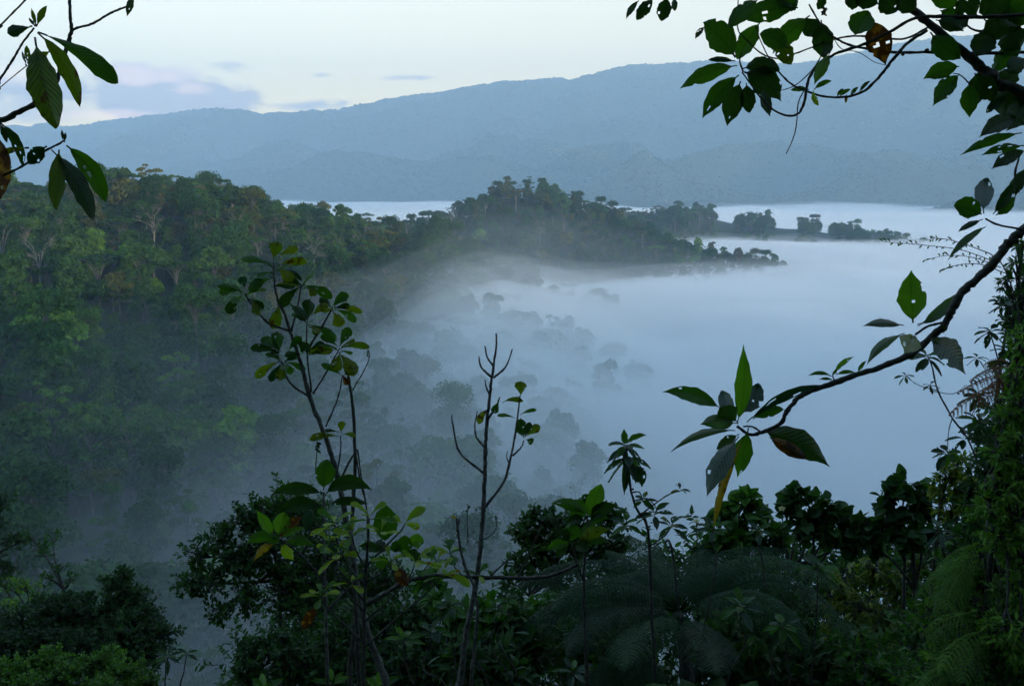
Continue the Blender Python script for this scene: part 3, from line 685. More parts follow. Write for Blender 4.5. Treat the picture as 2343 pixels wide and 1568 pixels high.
ng = bpy.data.node_groups.new('hill_forest', 'GeometryNodeTree'); ng.interface.new_socket('Geometry', in_out='INPUT', socket_type='NodeSocketGeometry'); ng.interface.new_socket('Geometry', in_out='OUTPUT', socket_type='NodeSocketGeometry')
gi = ng.nodes.new('NodeGroupInput'); go_ = ng.nodes.new('NodeGroupOutput'); iop = ng.nodes.new('GeometryNodeInstanceOnPoints'); jn = ng.nodes.new('GeometryNodeJoinGeometry')
for oc, ot in reversed(srcs):
    j2 = ng.nodes.new('GeometryNodeJoinGeometry'); g2 = ng.nodes.new('GeometryNodeGeometryToInstance')
    for q in (oc, ot):
        oi = ng.nodes.new('GeometryNodeObjectInfo'); oi.inputs['Object'].default_value = q; ng.links.new(oi.outputs['Geometry'], j2.inputs[0])
    ng.links.new(j2.outputs[0], g2.inputs[0]); ng.links.new(g2.outputs[0], jn.inputs[0])
def na(nm, ty):
    n_ = ng.nodes.new('GeometryNodeInputNamedAttribute'); n_.data_type = ty; n_.inputs[0].default_value = nm; return n_.outputs[0]
iop.inputs['Pick Instance'].default_value = True
ng.links.new(gi.outputs[0], iop.inputs['Points']); ng.links.new(jn.outputs[0], iop.inputs['Instance']); ng.links.new(na('pick', 'INT'), iop.inputs['Instance Index'])
ng.links.new(na('rot', 'FLOAT_VECTOR'), iop.inputs['Rotation']); ng.links.new(na('scl', 'FLOAT_VECTOR'), iop.inputs['Scale']); ng.links.new(iop.outputs[0], go_.inputs[0])
mod = hf.modifiers.new('trees', 'NODES'); mod.node_group = ng
print('forest: landmarks', NLM, 'individual', len(indiv), 'rest', len(rest), 'min score', score[order[-1]])

# unseen trees added on the slope behind the camera to shade the near growth
bp2 = [(-7, -6, 1.0), (0.5, -7.5, 1.1), (7.5, -6, 1.0), (-13, -10, 1.1), (13, -9, 1.1), (3.5, -12, 1.2), (-5, -13, 1.2), (20, -6, 1.1), (-20, -6, 1.1)]
mb = MB()
for x, y, s in bp2:
    for me_ in (PROT['round'][0]['crown'], PROT['round'][1]['crown'], PROT['round'][0]['trunk']):
        nv = len(me_.vertices); co = np.zeros(nv*3, np.float32); me_.vertices.foreach_get('co', co); co = co.reshape(-1, 3)*s*np.array([1, 1, .62]); a = x*1.7; co = np.stack([co[:, 0]*math.cos(a)-co[:, 1]*math.sin(a), co[:, 0]*math.sin(a)+co[:, 1]*math.cos(a), co[:, 2]], -1)
        nl_ = len(me_.loops); vi = np.zeros(nl_, np.int32); me_.loops.foreach_get('vertex_index', vi)
        ls = np.zeros(len(me_.polygons), np.int32); me_.polygons.foreach_get('loop_total', ls)
        if not (ls == 4).all(): continue
        mb.add(co+[x, y, float(bank(x, y))], vi.reshape(-1, 4), .5)
bo = obj('unseen_shade_forest', mb.mesh('unseen_shade_forest', M_cr['dark green'])); bo['kind'] = 'stuff'
# ---------------------------------------------------------------- plants close to the camera
def leaf_mat(name, c1, c2, spot=None, spotamt=0.0, trans=.42, rough=.38, vein=(.6), holes=0):
    """broad leaf: midrib and side veins from the leaf's own UV, blotches, light passing through"""
    m = new_mat(name); t = m.node_tree; n = t.nodes; l = t.links
    def ma(op, *a, clamp=False):
        q = n.new('ShaderNodeMath'); q.operation = op; q.use_clamp = clamp
        for i, s in enumerate(a):
            if isinstance(s, (int, float)): q.inputs[i].default_value = s
            else: l.new(s, q.inputs[i])
        return q.outputs[0]
    def mc(f, a, b):
        q = n.new('ShaderNodeMix'); q.data_type = 'RGBA'
        for s, i in ((f, 0), (a, 6), (b, 7)):
            if isinstance(s, (int, float)): q.inputs[i].default_value = s
            elif isinstance(s, tuple): q.inputs[i].default_value = (*s, 1)
            else: l.new(s, q.inputs[i])
        return q.outputs[2]
    tc = n.new('ShaderNodeTexCoord'); sx = n.new('ShaderNodeSeparateXYZ'); l.new(tc.outputs['UV'], sx.inputs[0]); oi = n.new('ShaderNodeObjectInfo')
    au = ma('ABSOLUTE', ma('SUBTRACT', sx.outputs[0], .5))
    mid = ma('SUBTRACT', 1.0, ma('MULTIPLY', au, 34.0), clamp=True)
    w_ = ma('SINE', ma('MULTIPLY', ma('SUBTRACT', sx.outputs[1], ma('MULTIPLY', au, .42)), 75.0)); side = ma('MULTIPLY', ma('SUBTRACT', w_, .80, clamp=True), 5.0, clamp=True)
    nz = n.new('ShaderNodeTexNoise'); nz.inputs['Scale'].default_value = 14; nz.inputs['Detail'].default_value = 4; l.new(tc.outputs['Object'], nz.inputs['Vector'])
    f = ma('ADD', ma('MULTIPLY', nz.outputs['Fac'], 1.1), ma('SUBTRACT', ma('MULTIPLY', oi.outputs['Random'], .7), .55), clamp=True)
    col = mc(f, c1, c2); col = mc(ma('MULTIPLY', side, .28), col, tuple(min(1, x*1.7) for x in c2)); col = mc(ma('MULTIPLY', mid, vein), col, tuple(x*.45 for x in c1))
    if spot:
        n2_ = n.new('ShaderNodeTexNoise'); n2_.inputs['Scale'].default_value = 38; n2_.inputs['Detail'].default_value = 3; l.new(tc.outputs['Object'], n2_.inputs['Vector'])
        col = mc(ma('MULTIPLY', ma('SUBTRACT', n2_.outputs['Fac'], 1-.42*spotamt-.25, clamp=True), 12.0, clamp=True), col, spot)
    p = n.new('ShaderNodeBsdfPrincipled'); p.inputs['Roughness'].default_value = rough; p.inputs['Specular IOR Level'].default_value = .28; l.new(col, p.inputs['Base Color'])
    bp_ = n.new('ShaderNodeBump'); bp_.inputs['Strength'].default_value = .5; bp_.inputs['Distance'].default_value = .002
    l.new(ma('SUBTRACT', ma('MULTIPLY', w_, .35), mid), bp_.inputs['Height']); l.new(bp_.outputs[0], p.inputs['Normal'])
    tr = n.new('ShaderNodeBsdfTranslucent'); g_ = n.new('ShaderNodeMix'); g_.data_type = 'RGBA'; g_.blend_type = 'MULTIPLY'; g_.inputs[0].default_value = 1; l.new(col, g_.inputs[6]); g_.inputs[7].default_value = (1.3, 1.40, .42, 1); l.new(g_.outputs[2], tr.inputs[0])
    ms = n.new('ShaderNodeMixShader'); ms.inputs[0].default_value = trans; l.new(p.outputs[0], ms.inputs[1]); l.new(tr.outputs[0], ms.inputs[2])
    out = ms.outputs[0]
    o = n.new('ShaderNodeOutputMaterial'); l.new(out, o.inputs[0]); return m
ML = {
 'dark':  leaf_mat('leaf_dark_green', (.010, .032, .008), (.022, .062, .012), trans=.38),
 'green': leaf_mat('leaf_green', (.018, .066, .008), (.040, .120, .012), trans=.48),
 'light': leaf_mat('leaf_light_green', (.045, .130, .012), (.085, .200, .020), trans=.52),
 'lime':  leaf_mat('leaf_yellow_green', (.130, .230, .014), (.250, .350, .022), spot=(.20, .09, .02), spotamt=.35, trans=.45),
 'olive': leaf_mat('leaf_olive', (.055, .105, .008), (.130, .165, .010), spot=(.050, .022, .006), spotamt=.45, trans=.5),
 'teal':  leaf_mat('leaf_waxy_blue_green', (.008, .038, .016), (.016, .058, .026), trans=.25, rough=.33),
 'orange': leaf_mat('leaf_orange_brown', (.22, .075, .010), (.16, .10, .012), spot=(.05, .018, .006), spotamt=.9, trans=.5),
 'yellow': leaf_mat('leaf_yellow', (.26, .17, .015), (.19, .15, .018), spot=(.10, .05, .01), spotamt=.5, trans=.45),
}
ML_pale = leaf_mat('petal_pale', (.55, .52, .42), (.62, .60, .50), trans=.3)
MB_dark = bark_mat('dark_bark', (.007, .006, .005), (.050, .052, .042), 42)
MB_grey = bark_mat('lichen_grey_bark', (.014, .013, .010), (.10, .105, .095), 34)
MF_dark = foliage_mat('bush_dark', [(.25, (.008, .028, .007)), (.6, (.024, .072, .014)), (.95, (.055, .130, .024))], trans=.35, rough=.5, clump=1.3, spec=.25)
MF_green = foliage_mat('bush_green', [(.25, (.012, .044, .008)), (.6, (.034, .105, .014)), (.95, (.075, .170, .024))], trans=.4, rough=.5, clump=1.3, spec=.22)
MF_bright = foliage_mat('bush_bright', [(.25, (.036, .100, .010)), (.6, (.090, .210, .020)), (.95, (.180, .320, .034))], trans=.35, rough=.55, clump=1.3, spec=.3)
MF_yell = foliage_mat('bush_yellow_green', [(.25, (.050, .090, .010)), (.6, (.150, .200, .016)), (.95, (.300, .300, .025))], trans=.4, rough=.5, clump=1.3)
MF_fern = foliage_mat('fern_green', [(.25, (.006, .024, .008)), (.6, (.014, .046, .015)), (.95, (.030, .080, .024))], trans=.35, rough=.6, clump=1.0, spec=.14)
MF_rust = foliage_mat('fern_rust', [(.25, (.070, .020, .008)), (.6, (.150, .050, .015)), (.95, (.230, .100, .030))], trans=.35, rough=.6, clump=1.0)

WP = {
 'obov': [(0, .04), (.15, .22), (.35, .55), (.55, .86), (.7, 1), (.85, .88), (.94, .55), (1, .06)],
 'drip': [(0, .05), (.1, .48), (.25, .84), (.42, 1), (.6, .9), (.75, .62), (.87, .3), (.94, .12), (1, .01)],
 'ell': [(0, .05), (.1, .45), (.3, .9), (.5, 1), (.7, .88), (.85, .58), (.95, .28), (1, .02)],
 'lance': [(0, .06), (.2, .6), (.4, .95), (.55, 1), (.75, .75), (.9, .35), (1, .02)],
 'round': [(0, .3), (.07, .8), (.25, 1.0), (.5, 1.0), (.75, .84), (.9, .55), (1, .04)],
 'heart': [(0, .55), (.05, .9), (.2, 1.05), (.45, .95), (.7, .65), (.88, .3), (1, .02)],
}
def leaf_vf(B, T, mid, w, Nn, shape='ell', fold=.14, pet=.10, nt=19, rg=random):
    B, T, mid = (np.asarray(a, float) for a in (B, T, mid)); M = (B+T)/2+mid; L = np.linalg.norm(T-B)
    f = lambda t: (1-t)[:, None]**2*B+2*((1-t)*t)[:, None]*M+t[:, None]**2*T
    t = np.linspace(pet, 1, nt); c = f(t); tg = nrm(np.gradient(c, axis=0)); Nn = nrm(Nn)
    side = nrm(np.cross(tg, Nn)); nr = np.cross(side, tg); tb = np.linspace(0, 1, nt); wp = np.interp(tb, *zip(*WP[shape]))*w/2
    ph = rg.random()*6; wav = 1+.045*np.sin(tb*17+ph)+.04*np.sin(tb*31+ph*2); us = np.array([-1, -.8, -.5, -.22, 0, .22, .5, .8, 1.0]); nu = 9
    tw = (rg.random()-.5)*1.0*tb                                        # slight twist to the tip
    sd = side*np.cos(tw)[:, None]+nr*np.sin(tw)[:, None]; n2 = nr*np.cos(tw)[:, None]-side*np.sin(tw)[:, None]
    wl = wp*wav; wr = wp*(1+.045*np.sin(tb*15+ph*3)+.04*np.sin(tb*27+ph))
    if rg.random() < .22:                                              # an insect-bitten edge
        k = rg.randint(4, nt-3); (wl if rg.random() < .5 else wr)[k] *= .72
    ww = np.where(us[None] < 0, wl[:, None], wr[:, None])*us[None]
    rip = .05*w*np.sin(tb*40)[:, None]*np.abs(us)[None]
    V = c[:, None]+sd[:, None]*ww[..., None]+n2[:, None]*((np.abs(us)**1.25)[None]*fold*w+rip*.5)[..., None]
    uv = np.stack([np.broadcast_to((us+1)/2, (nt, nu)), np.broadcast_to(tb[:, None], (nt, nu))], -1).reshape(-1, 2)
    F = grid_faces(nt, nu)
    if rg.random() < .38:                                              # insect holes
        for _ in range(rg.randint(1, 3)):
            k = rg.randint(4, nt-4)*8+rg.randint(0, 7); F[k] = F[0]
            if rg.random() < .4: F[min(k+8, len(F)-1)] = F[0]
        F = np.unique(F, axis=0)
    pt = f(np.linspace(0, pet+.02, 4)); V2, F2 = tube_vf(pt, max(w*.034, .0016), 4)
    return np.vstack([V.reshape(-1, 3), V2]), np.vstack([F, F2+nt*nu]), np.vstack([uv, np.full((len(V2), 2), .5)])
def frame_dirs(px, py):
    v = nrm(P(px, py, 1)); return v
def leaf3(pl, B, T, mid, w, Nn, shape, mat, fold=.14, pet=.10, label=None):
    V, F, uv = leaf_vf(B, T, mid, w, Nn, shape, fold, pet); me = mesh('leaf', V-B, F, ML[mat] if isinstance(mat, str) else mat, None, True, uv)
    o = obj('leaf', me, pl, np.array(B)-np.array(pl.location))
    if label: o['label'] = label
    return o
def LF(pl, D, x0, y0, x1, y1, w, mat='green', shape='ell', bend=0, roll=None, dz=None, pet=.08, fold=.14, label=None):
    """leaf whose base and tip are seen at (x0,y0) and (x1,y1) at depth D; bend = px the middle rises across the chord"""
    if roll is None: roll = random.uniform(-28, 28)
    if dz is None: dz = random.uniform(-.5, .5)*math.hypot(x1-x0, y1-y0)*D/FPX*.9
    B = P(x0, y0, D); T = P(x1, y1, D+dz); ch = np.array([x1-x0, y1-y0], float); L = np.hypot(*ch); pr = np.array([ch[1], -ch[0]])/L
    if pr[1] > 0: pr = -pr                                             # towards the top of the frame
    mid = (RT*pr[0]-UP*pr[1])*(bend*2*D/FPX) + (-frame_dirs(x0, y0))*(.10*L*D/FPX)
    v = -frame_dirs(x0, y0); ax = nrm(T-B); s = nrm(np.cross(ax, v)); v2 = np.cross(s, ax); r = R(roll)
    Nn = v2*math.cos(r)+s*math.sin(r); sgn = 1 if random.random() < .5 else -1
    return leaf3(pl, B, T, mid, 1.06*w*D/FPX/max(math.cos(r), .35), Nn*sgn, shape, mat, fold, pet, label)
def STEM(pl, D, pts, r0, r1, mat, name='stem', rough=.12, sides=6, to_ground=False, knots=None, dzs=None):
    """tapered stem through frame points; radii in px; to_ground continues it down to the slope"""
    P3 = [P(a[0], a[1], D+(a[2] if len(a) > 2 else 0)) for a in pts]; n = len(P3); rad = np.linspace(r0, r1, n)*D/FPX*.85
    if to_ground:
        b = P3[0]; gz_ = float(bank(b[0], b[1]-.2)); P3 = [np.array([b[0]+.10, b[1]-.15, gz_-.15]), np.array([b[0]+.03, b[1]-.06, (gz_+b[2])/2])]+P3; rad = np.r_[rad[0]*1.5, rad[0]*1.2, rad]
    path = catmull(np.c_[np.array(P3), rad], 6); rr = np.maximum(path[:, 3], .0008); pt = path[:, :3]
    pt = pt+rr[:, None]*.12*rng.normal(size=pt.shape)*np.r_[0, np.ones(len(pt)-2), 0][:, None]
    mb = MB(); mb.tube(pt, rr*(1+.34*rng.random(len(rr))**2), sides, rough)
    for (kx, ky, kr) in (knots or []):
        c = P(kx, ky, D); th = np.linspace(0, math.pi, 5); q = kr*D/FPX; mb.tube(c+np.outer(np.linspace(-1, 1, 6), RT*.6+UP*.6)*q, q*np.array([.3, .8, 1, .95, .7, .3]), 6, .3)
    me = mb.mesh(name, mat); o = obj(name, me, pl); me.transform(__import__('mathutils').Matrix.Translation(-pl.location)); return o
def plant(name, px, D, label, cat, group=None, py=1568, air=False):
    p = P(px, py, D); z = p[2] if air else float(bank(p[0], p[1])); return empty(name, (p[0], p[1], z), label, cat, group)
def rosette(pl, D, px, py, n, lp, wp, shape, mats, el=(-.5, .9), sag=.16, up=(0, 0, 1), pet=.12, face=.25, jit=.18):
    """leaves set round a shoot tip; lp/wp length and width in px at depth D"""
    c = P(px, py, D); upv = nrm(np.array(up, float)); e1 = nrm(np.cross(upv, [.3, 1, .1])); e2 = np.cross(upv, e1); a0 = random.random()*6.28
    for i in range(n):
        a = a0+i*2.399+random.uniform(-jit, jit); e = el[0]+(el[1]-el[0])*((i+.5)/n)+random.uniform(-.12, .12); L = lp*D/FPX*random.uniform(.78, 1.12)*(1-.35*max(0, (e-.5)))
        d = (e1*math.cos(a)+e2*math.sin(a))*math.cos(e)+upv*math.sin(e); B = c+d*.004-upv*(.02*(1-(i+.5)/n))*lp/60; T = B+d*L-np.array([0, 0, 1])*L*sag
        Nn = upv*1.0-d*math.sin(e)+np.array([0, -face, 0]); Nn = nrm(Nn-d*np.dot(Nn, d)); m = random.choice(mats) if isinstance(mats, (list, tuple)) else mats
        leaf3(pl, B, T, upv*L*.16, wp*D/FPX*random.uniform(.85, 1.12), Nn, shape, m, .16, pet)
def prisms(a, b, ra, rb):
    """many thin 3-sided twigs at once"""
    d = nrm(b-a); s = nrm(np.cross(d, np.array([.31, .2, .93]))); t = np.cross(d, s); n = len(a); V = []
    for p, r in ((a, ra), (b, rb)):
        for k in range(3): q = k*2.094; V.append(p+(s*math.cos(q)+t*math.sin(q))*np.broadcast_to(r, (n,))[:, None])
    V = np.stack(V, 1).reshape(-1, 3); F = np.array([[0, 1, 4, 3], [1, 2, 5, 4], [2, 0, 3, 5]]); return V, (F[None]+np.arange(n)[:, None, None]*6).reshape(-1, 4)
def bush(name, label, cat, lobes, lleaf, wleaf, dens, mat, group=None, hang=0.0, per=9, twig=1.0, seed=0, stems=1, bark=None, squash=.85, spread=.62, base=None, upb=.35, rad_in=.1, big=False):
    """small-leaved shrub: lobes (px, py, radius px, depth) hold leafy twigs; the stems rise from the slope"""
    g = np.random.default_rng(seed+len(lobes)*7+int(lobes[0][0])); px0, D0 = (base or (lobes[0][0], lobes[0][3])); pl = plant(name, px0, D0, label, cat, group)
    A = []; Bv = []; LP = []; LA = []; LN = []; cents = []
    for (px, py, r, D) in lobes:
        c = P(px, py, D); rr = r*D/FPX; cents.append((c, rr)); n = max(6, int(dens*(rr/.35)**2))
        d = nrm(g.normal(size=(n, 3))+np.array([0, 0, upb-hang])); ln = rr*(.55+.5*g.random(n))[:, None]; st = c+g.normal(size=(n, 3))*rr*rad_in*2; en = st+d*ln*np.array([1, 1, squash]); en[:, 2] -= hang*rr*.25
        A.append(st); Bv.append(en)
        for k in range(per):
            t = .32+.68*(k+g.random(n))/per; base_ = st+(en-st)*t[:, None]; sd = nrm(np.cross(d, g.normal(size=(n, 3)))); ax = nrm(d*.55+sd*.9-np.array([0, 0, hang]))
            LP.append(base_); LA.append(ax); LN.append(nrm(np.array([0, 0, 1.0])+.6*g.normal(size=(n, 3))))
    A, Bv, LP, LA, LN = map(np.vstack, (A, Bv, LP, LA, LN)); n = len(LP); s = .65+.6*g.random(n)
    V, F = round_leaves_vf(LP, LA, LN, lleaf*s, wleaf*s) if big else leaves_vf(LP, LA, LN, lleaf*s, wleaf*s, .12); off = np.array(pl.location)
    obj('foliage', mesh('foliage', V-off, F, mat, {'rnd': np.repeat(g.random(n), 18 if big else 7)}, smooth=False), pl)
    mb = MB(); V, F = prisms(A, Bv, .0035*twig, .0012*twig); mb.add(V, F)
    root = np.array(pl.location)-[0, 0, .1]
    for k in range(stems):
        c0 = cents[k % len(cents)][0]; rt = root+np.array([(g.random()-.5)*.25*stems, (g.random()-.5)*.2, 0]); hub = rt+(c0-rt)*.84+g.normal(size=3)*.06
        mb.tube(catmull([rt, (rt+hub)/2+g.normal(size=3)*.08, hub], 5), np.linspace(.022, .013, 11)*twig, 6, .15)
        for c, rr in (cents[k::stems]):
            m_ = (hub+c)/2+g.normal(size=3)*rr*.25+[0, 0, .1*rr]; p_ = catmull([hub, m_, c], 5); mb.tube(p_, np.linspace(.014, .005, len(p_))*twig, 4, .1)
            for q in range(4):
                e_ = c+nrm(g.normal(size=3)+[0, 0, .3])*rr*.8; mb.tube(catmull([m_*.3+c*.7, (c+e_)/2+g.normal(size=3)*rr*.08, e_], 3), np.linspace(.006, .0025, 7)*twig, 4)
    me = mb.mesh('branches', bark or MB_dark); me.transform(__import__('mathutils').Matrix.Translation(-pl.location)); obj('branches', me, pl); return pl
def frond(pl, B, T, mid, wid, Nn, npin=24, mat=None, droop=.35, ppn=16, lw=.50, name='frond', curl=0.0, start=.12, rr=.006):
    """fern frond: rachis with paired pinnae, each a double row of small leaflets"""
    B, T, mid = (np.asarray(a, float) for a in (B, T, mid)); M = (B+T)/2+mid; f = lambda t: (1-t)[:, None]**2*B+2*((1-t)*t)[:, None]*M+t[:, None]**2*T
    t = np.linspace(start, .985, npin); c = f(t); tg = nrm(np.gradient(c, axis=0)); sd = nrm(np.cross(tg, Nn)); nr = np.cross(sd, tg); prof = np.sin(np.pi*np.clip((t-start*.4)/(1-start*.4), 0, 1)**.75)**.8
    mb = MB(); L = np.linalg.norm(T-B); path = f(np.linspace(0, 1, 16)); mb.tube(path, np.linspace(rr, rr*.25, 16)*max(L, .5), 4, 0, .9)
    LP, LA, LN, LL = [], [], [], []; ta, tb_ = [], []
    for s in (-1, 1):
        pl_ = wid/2*prof*(1+.10*rng.normal(size=npin)); dirv_ = nrm(sd*s+tg*.42+nr*.05)
        k = (np.arange(ppn)+.6)/ppn; q = c[:, None]+dirv_[:, None]*(pl_[:, None]*k[None])[..., None]-np.array([0, 0, 1.0])*(droop*pl_[:, None]*k[None]**2)[..., None]+nr[:, None]*(.04*pl_[:, None]*np.sin(k*3)[None])[..., None]
        gdir = nrm(np.gradient(q, axis=1)); e = nrm(np.cross(gdir, np.broadcast_to(nr[:, None], gdir.shape))); ll = (L/npin*lw*1.25)*1.0*(np.sin(np.pi*np.clip(.12+.88*k, 0, 1))**.6+.12)
        for s2 in (-1, 1):
            LP.append((q+e*s2*(ll*.5)[None, :, None]).reshape(-1, 3)); LA.append(nrm(e*s2+gdir*.45).reshape(-1, 3)); LN.append((nr[:, None]+.25*rng.normal(size=q.shape)).reshape(-1, 3)); LL.append(np.broadcast_to(ll[None], q.shape[:2]).ravel())
        ta.append(q[:, :-1].reshape(-1, 3)); tb_.append(q[:, 1:].reshape(-1, 3)); ta.append(c); tb_.append(q[:, 0])
    LP, LA, LN = map(np.vstack, (LP, LA, LN)); LL = np.concatenate(LL); V, F = diamonds_vf(LP, LA, LN, LL*1.05, np.maximum((wid/2)/ppn*.85, .0015)); mb.add(V, F, np.repeat(.25+.6*rng.random(len(LP)), 4))
    V, F = prisms(np.vstack(ta), np.vstack(tb_), .0011, .0009); mb.add(V, F, .2)
    me = mb.mesh(name, mat or MF_fern); me.transform(__import__('mathutils').Matrix.Translation(-pl.location)); return obj(name, me, pl)
def FR(pl, D, x0, y0, x1, y1, w, bend=0, mat=None, dz=0., tilt=.5, **k):
    """frond given by base and tip in the frame"""
    B = P(x0, y0, D); T = P(x1, y1, D+dz); ch = np.array([x1-x0, y1-y0], float); L = np.hypot(*ch); pr = np.array([ch[1], -ch[0]])/L
    if pr[1] > 0: pr = -pr
    Nn = nrm(np.array([0, 0, 1.0])*(1-tilt)+(-frame_dirs(x0, y0))*tilt+RT*random.uniform(-.2, .2))
    return frond(pl, B, T, (RT*pr[0]-UP*pr[1])*(bend*2*D/FPX), w*D/FPX, Nn, mat=mat, **k)
# ---------------------------------------------------------------- branches and saplings against the mist
random.seed(3)
# A: branch reaching in at the top left
D = 1.8
A = plant('overhanging_branch', -60, D, 'dark forked branch with long drooping spotted leaves at the top left corner', 'branch', py=300, air=True)
STEM(A, D, [(-620,520,0),(-330,400),(-60,300),(-8,281),(43,256),(85,236),(115,217),(131,184),(141,148),(154,105),(161,79),(164,69),(161,43),(159,0),(158,-40)], 8.5, 3.4, MB_grey, 'branch')
STEM(A, D, [(164,69),(184,62),(213,54),(243,36),(269,23),(291,15)], 3.2, 2.4, MB_dark, 'branch')
STEM(A, D-.12, [(-560,480),(-250,330),(-30,215),(0,181),(20,151),(36,125),(52,98),(69,76),(78,64)], 3.2, 2.4, MB_dark, 'branch')
STEM(A, D-.12, [(-560,460),(-300,280),(-20,78),(0,59),(33,26),(62,-4)], 2.4, 2.0, MB_dark, 'branch')
STEM(A, D-.1, [(-250,335),(-20,215),(0,200),(43,165),(62,150)], 1.6, 1.1, MB_grey, 'branch')
STEM(A, D-.05, [(-600,560),(-300,480),(-30,415),(-10,408),(49,381),(98,348),(131,331),(144,323)], 3.6, 2.4, MB_dark, 'branch')
for a in [
 (304,-14,290,38,15,'dark','drip',0,10),(74,60,16,76,25,'teal','obov',2,20),(82,60,71,20,9,'olive','lance',0,30),(84,60,107,14,14,'olive','lance',3,20),(80,60,66,40,7,'dark','lance',0,20),(83,61,78,28,7,'dark','lance',0,50),
 (88,74,266,191,42,'green','obov',13,5),(86,75,184,246,34,'olive','ell',17,10),(80,86,132,290,66,'olive','ell',-6,0),(116,117,73,143,15,'lime','ell',3,20),(64,146,60,105,12,'olive','ell',0,30),(60,150,50,118,6,'dark','lance',0,30),
 (145,323,141,296,6,'dark','lance',0,20),(147,325,150,303,6,'dark','lance',0,20),(135,343,130,482,36,'olive','ell',0,5),(118,343,212,503,38,'dark','ell',13,5),(152,333,241,461,40,'green','ell',14,8),(166,385,169,432,16,'lime','ell',0,20),
 (107,334,67,374,32,'teal','ell',2,10),(66,338,-20,362,14,'olive','lance',5,10),(0,280,51,382,22,'dark','ell',12,10),(0,284,17,326,14,'dark','ell',2,20),(-6,300,4,456,50,'orange','ell',0,0)]:
    LF(A, D-.06, *a[:5], mat=a[5], shape=a[6], bend=a[7], roll=a[8])

STEM(A, D, [(-640,1900),(-630,1200),(-610,560),(-590,0),(-560,-700)], 60, 40, MB_dark, 'trunk', rough=.25, to_ground=True)
# B: canopy branch across the top right
D = 2.7
B_ = plant('overhanging_branch', 2500, D, 'tangle of dark curving branches with broad leaves filling the top right corner', 'branch', py=120, air=True)
STEM(B_, D, [(2010,-60),(2055,-5),(2121,50),(2183,103),(2241,149),(2278,186),(2342,215),(2480,330)], 7.5, 15, MB_dark, 'branch', knots=[(2268,176,20),(2290,196,16)])
STEM(B_, D, [(2120,70),(2076,99),(2042,137),(2009,178),(1972,211),(1922,223),(1877,219),(1840,207),(1807,190),(1778,161)], 4.2, 2.2, MB_dark, 'branch')
STEM(B_, D-.05, [(2400,30),(2262,39),(2179,39),(2096,41),(2034,74),(1972,103),(1910,124),(1869,153),(1848,186),(1840,232),(1827,259),(1802,265),(1769,252),(1736,219)], 5, 2.4, MB_dark, 'branch')
STEM(B_, D+.05, [(2125,62),(2076,87),(2034,89),(1972,83),(1931,85),(1889,97),(1827,120),(1786,134),(1744,124),(1703,87),(1687,62),(1689,-10)], 2.8, 1.5, MB_dark, 'branch')
STEM(B_, D+.02, [(2400,119),(2250,122),(2129,120),(2042,120),(1985,112),(1943,103),(1910,87),(1880,60),(1850,10)], 4.2, 2.0, MB_dark, 'branch', knots=[(2120,116,6),(2065,124,5)])
STEM(B_, D, [(1889,108),(1860,157),(1819,195),(1780,209)], 1.6, 1.1, MB_dark, 'twig')
STEM(B_, D, [(1850,190),(1827,232),(1821,290),(1812,322),(1798,352)], 1.6, 1.0, MB_dark, 'twig')
STEM(B_, D, [(1906,87),(1925,112),(1964,120),(2000,142),(2030,150)], 1.2, .9, MB_dark, 'twig')
STEM(B_, D, [(1778,161),(1760,135),(1740,95),(1728,60)], 2.0, 1.2, MB_dark, 'twig')
STEM(B_, D, [(2216,190),(2196,172),(2180,168)], 1.8, 1.2, MB_dark, 'twig'); STEM(B_, D, [(2300,60),(2230,70),(2180,20),(2150,-20)], 3, 2, MB_dark, 'branch')
STEM(B_, D, [(1700,165),(1692,140),(1697,120)], 2.2, 1.5, MB_dark, 'twig'); STEM(B_, D, [(1736,219),(1715,190),(1697,165)], 2.2, 1.8, MB_dark, 'twig')
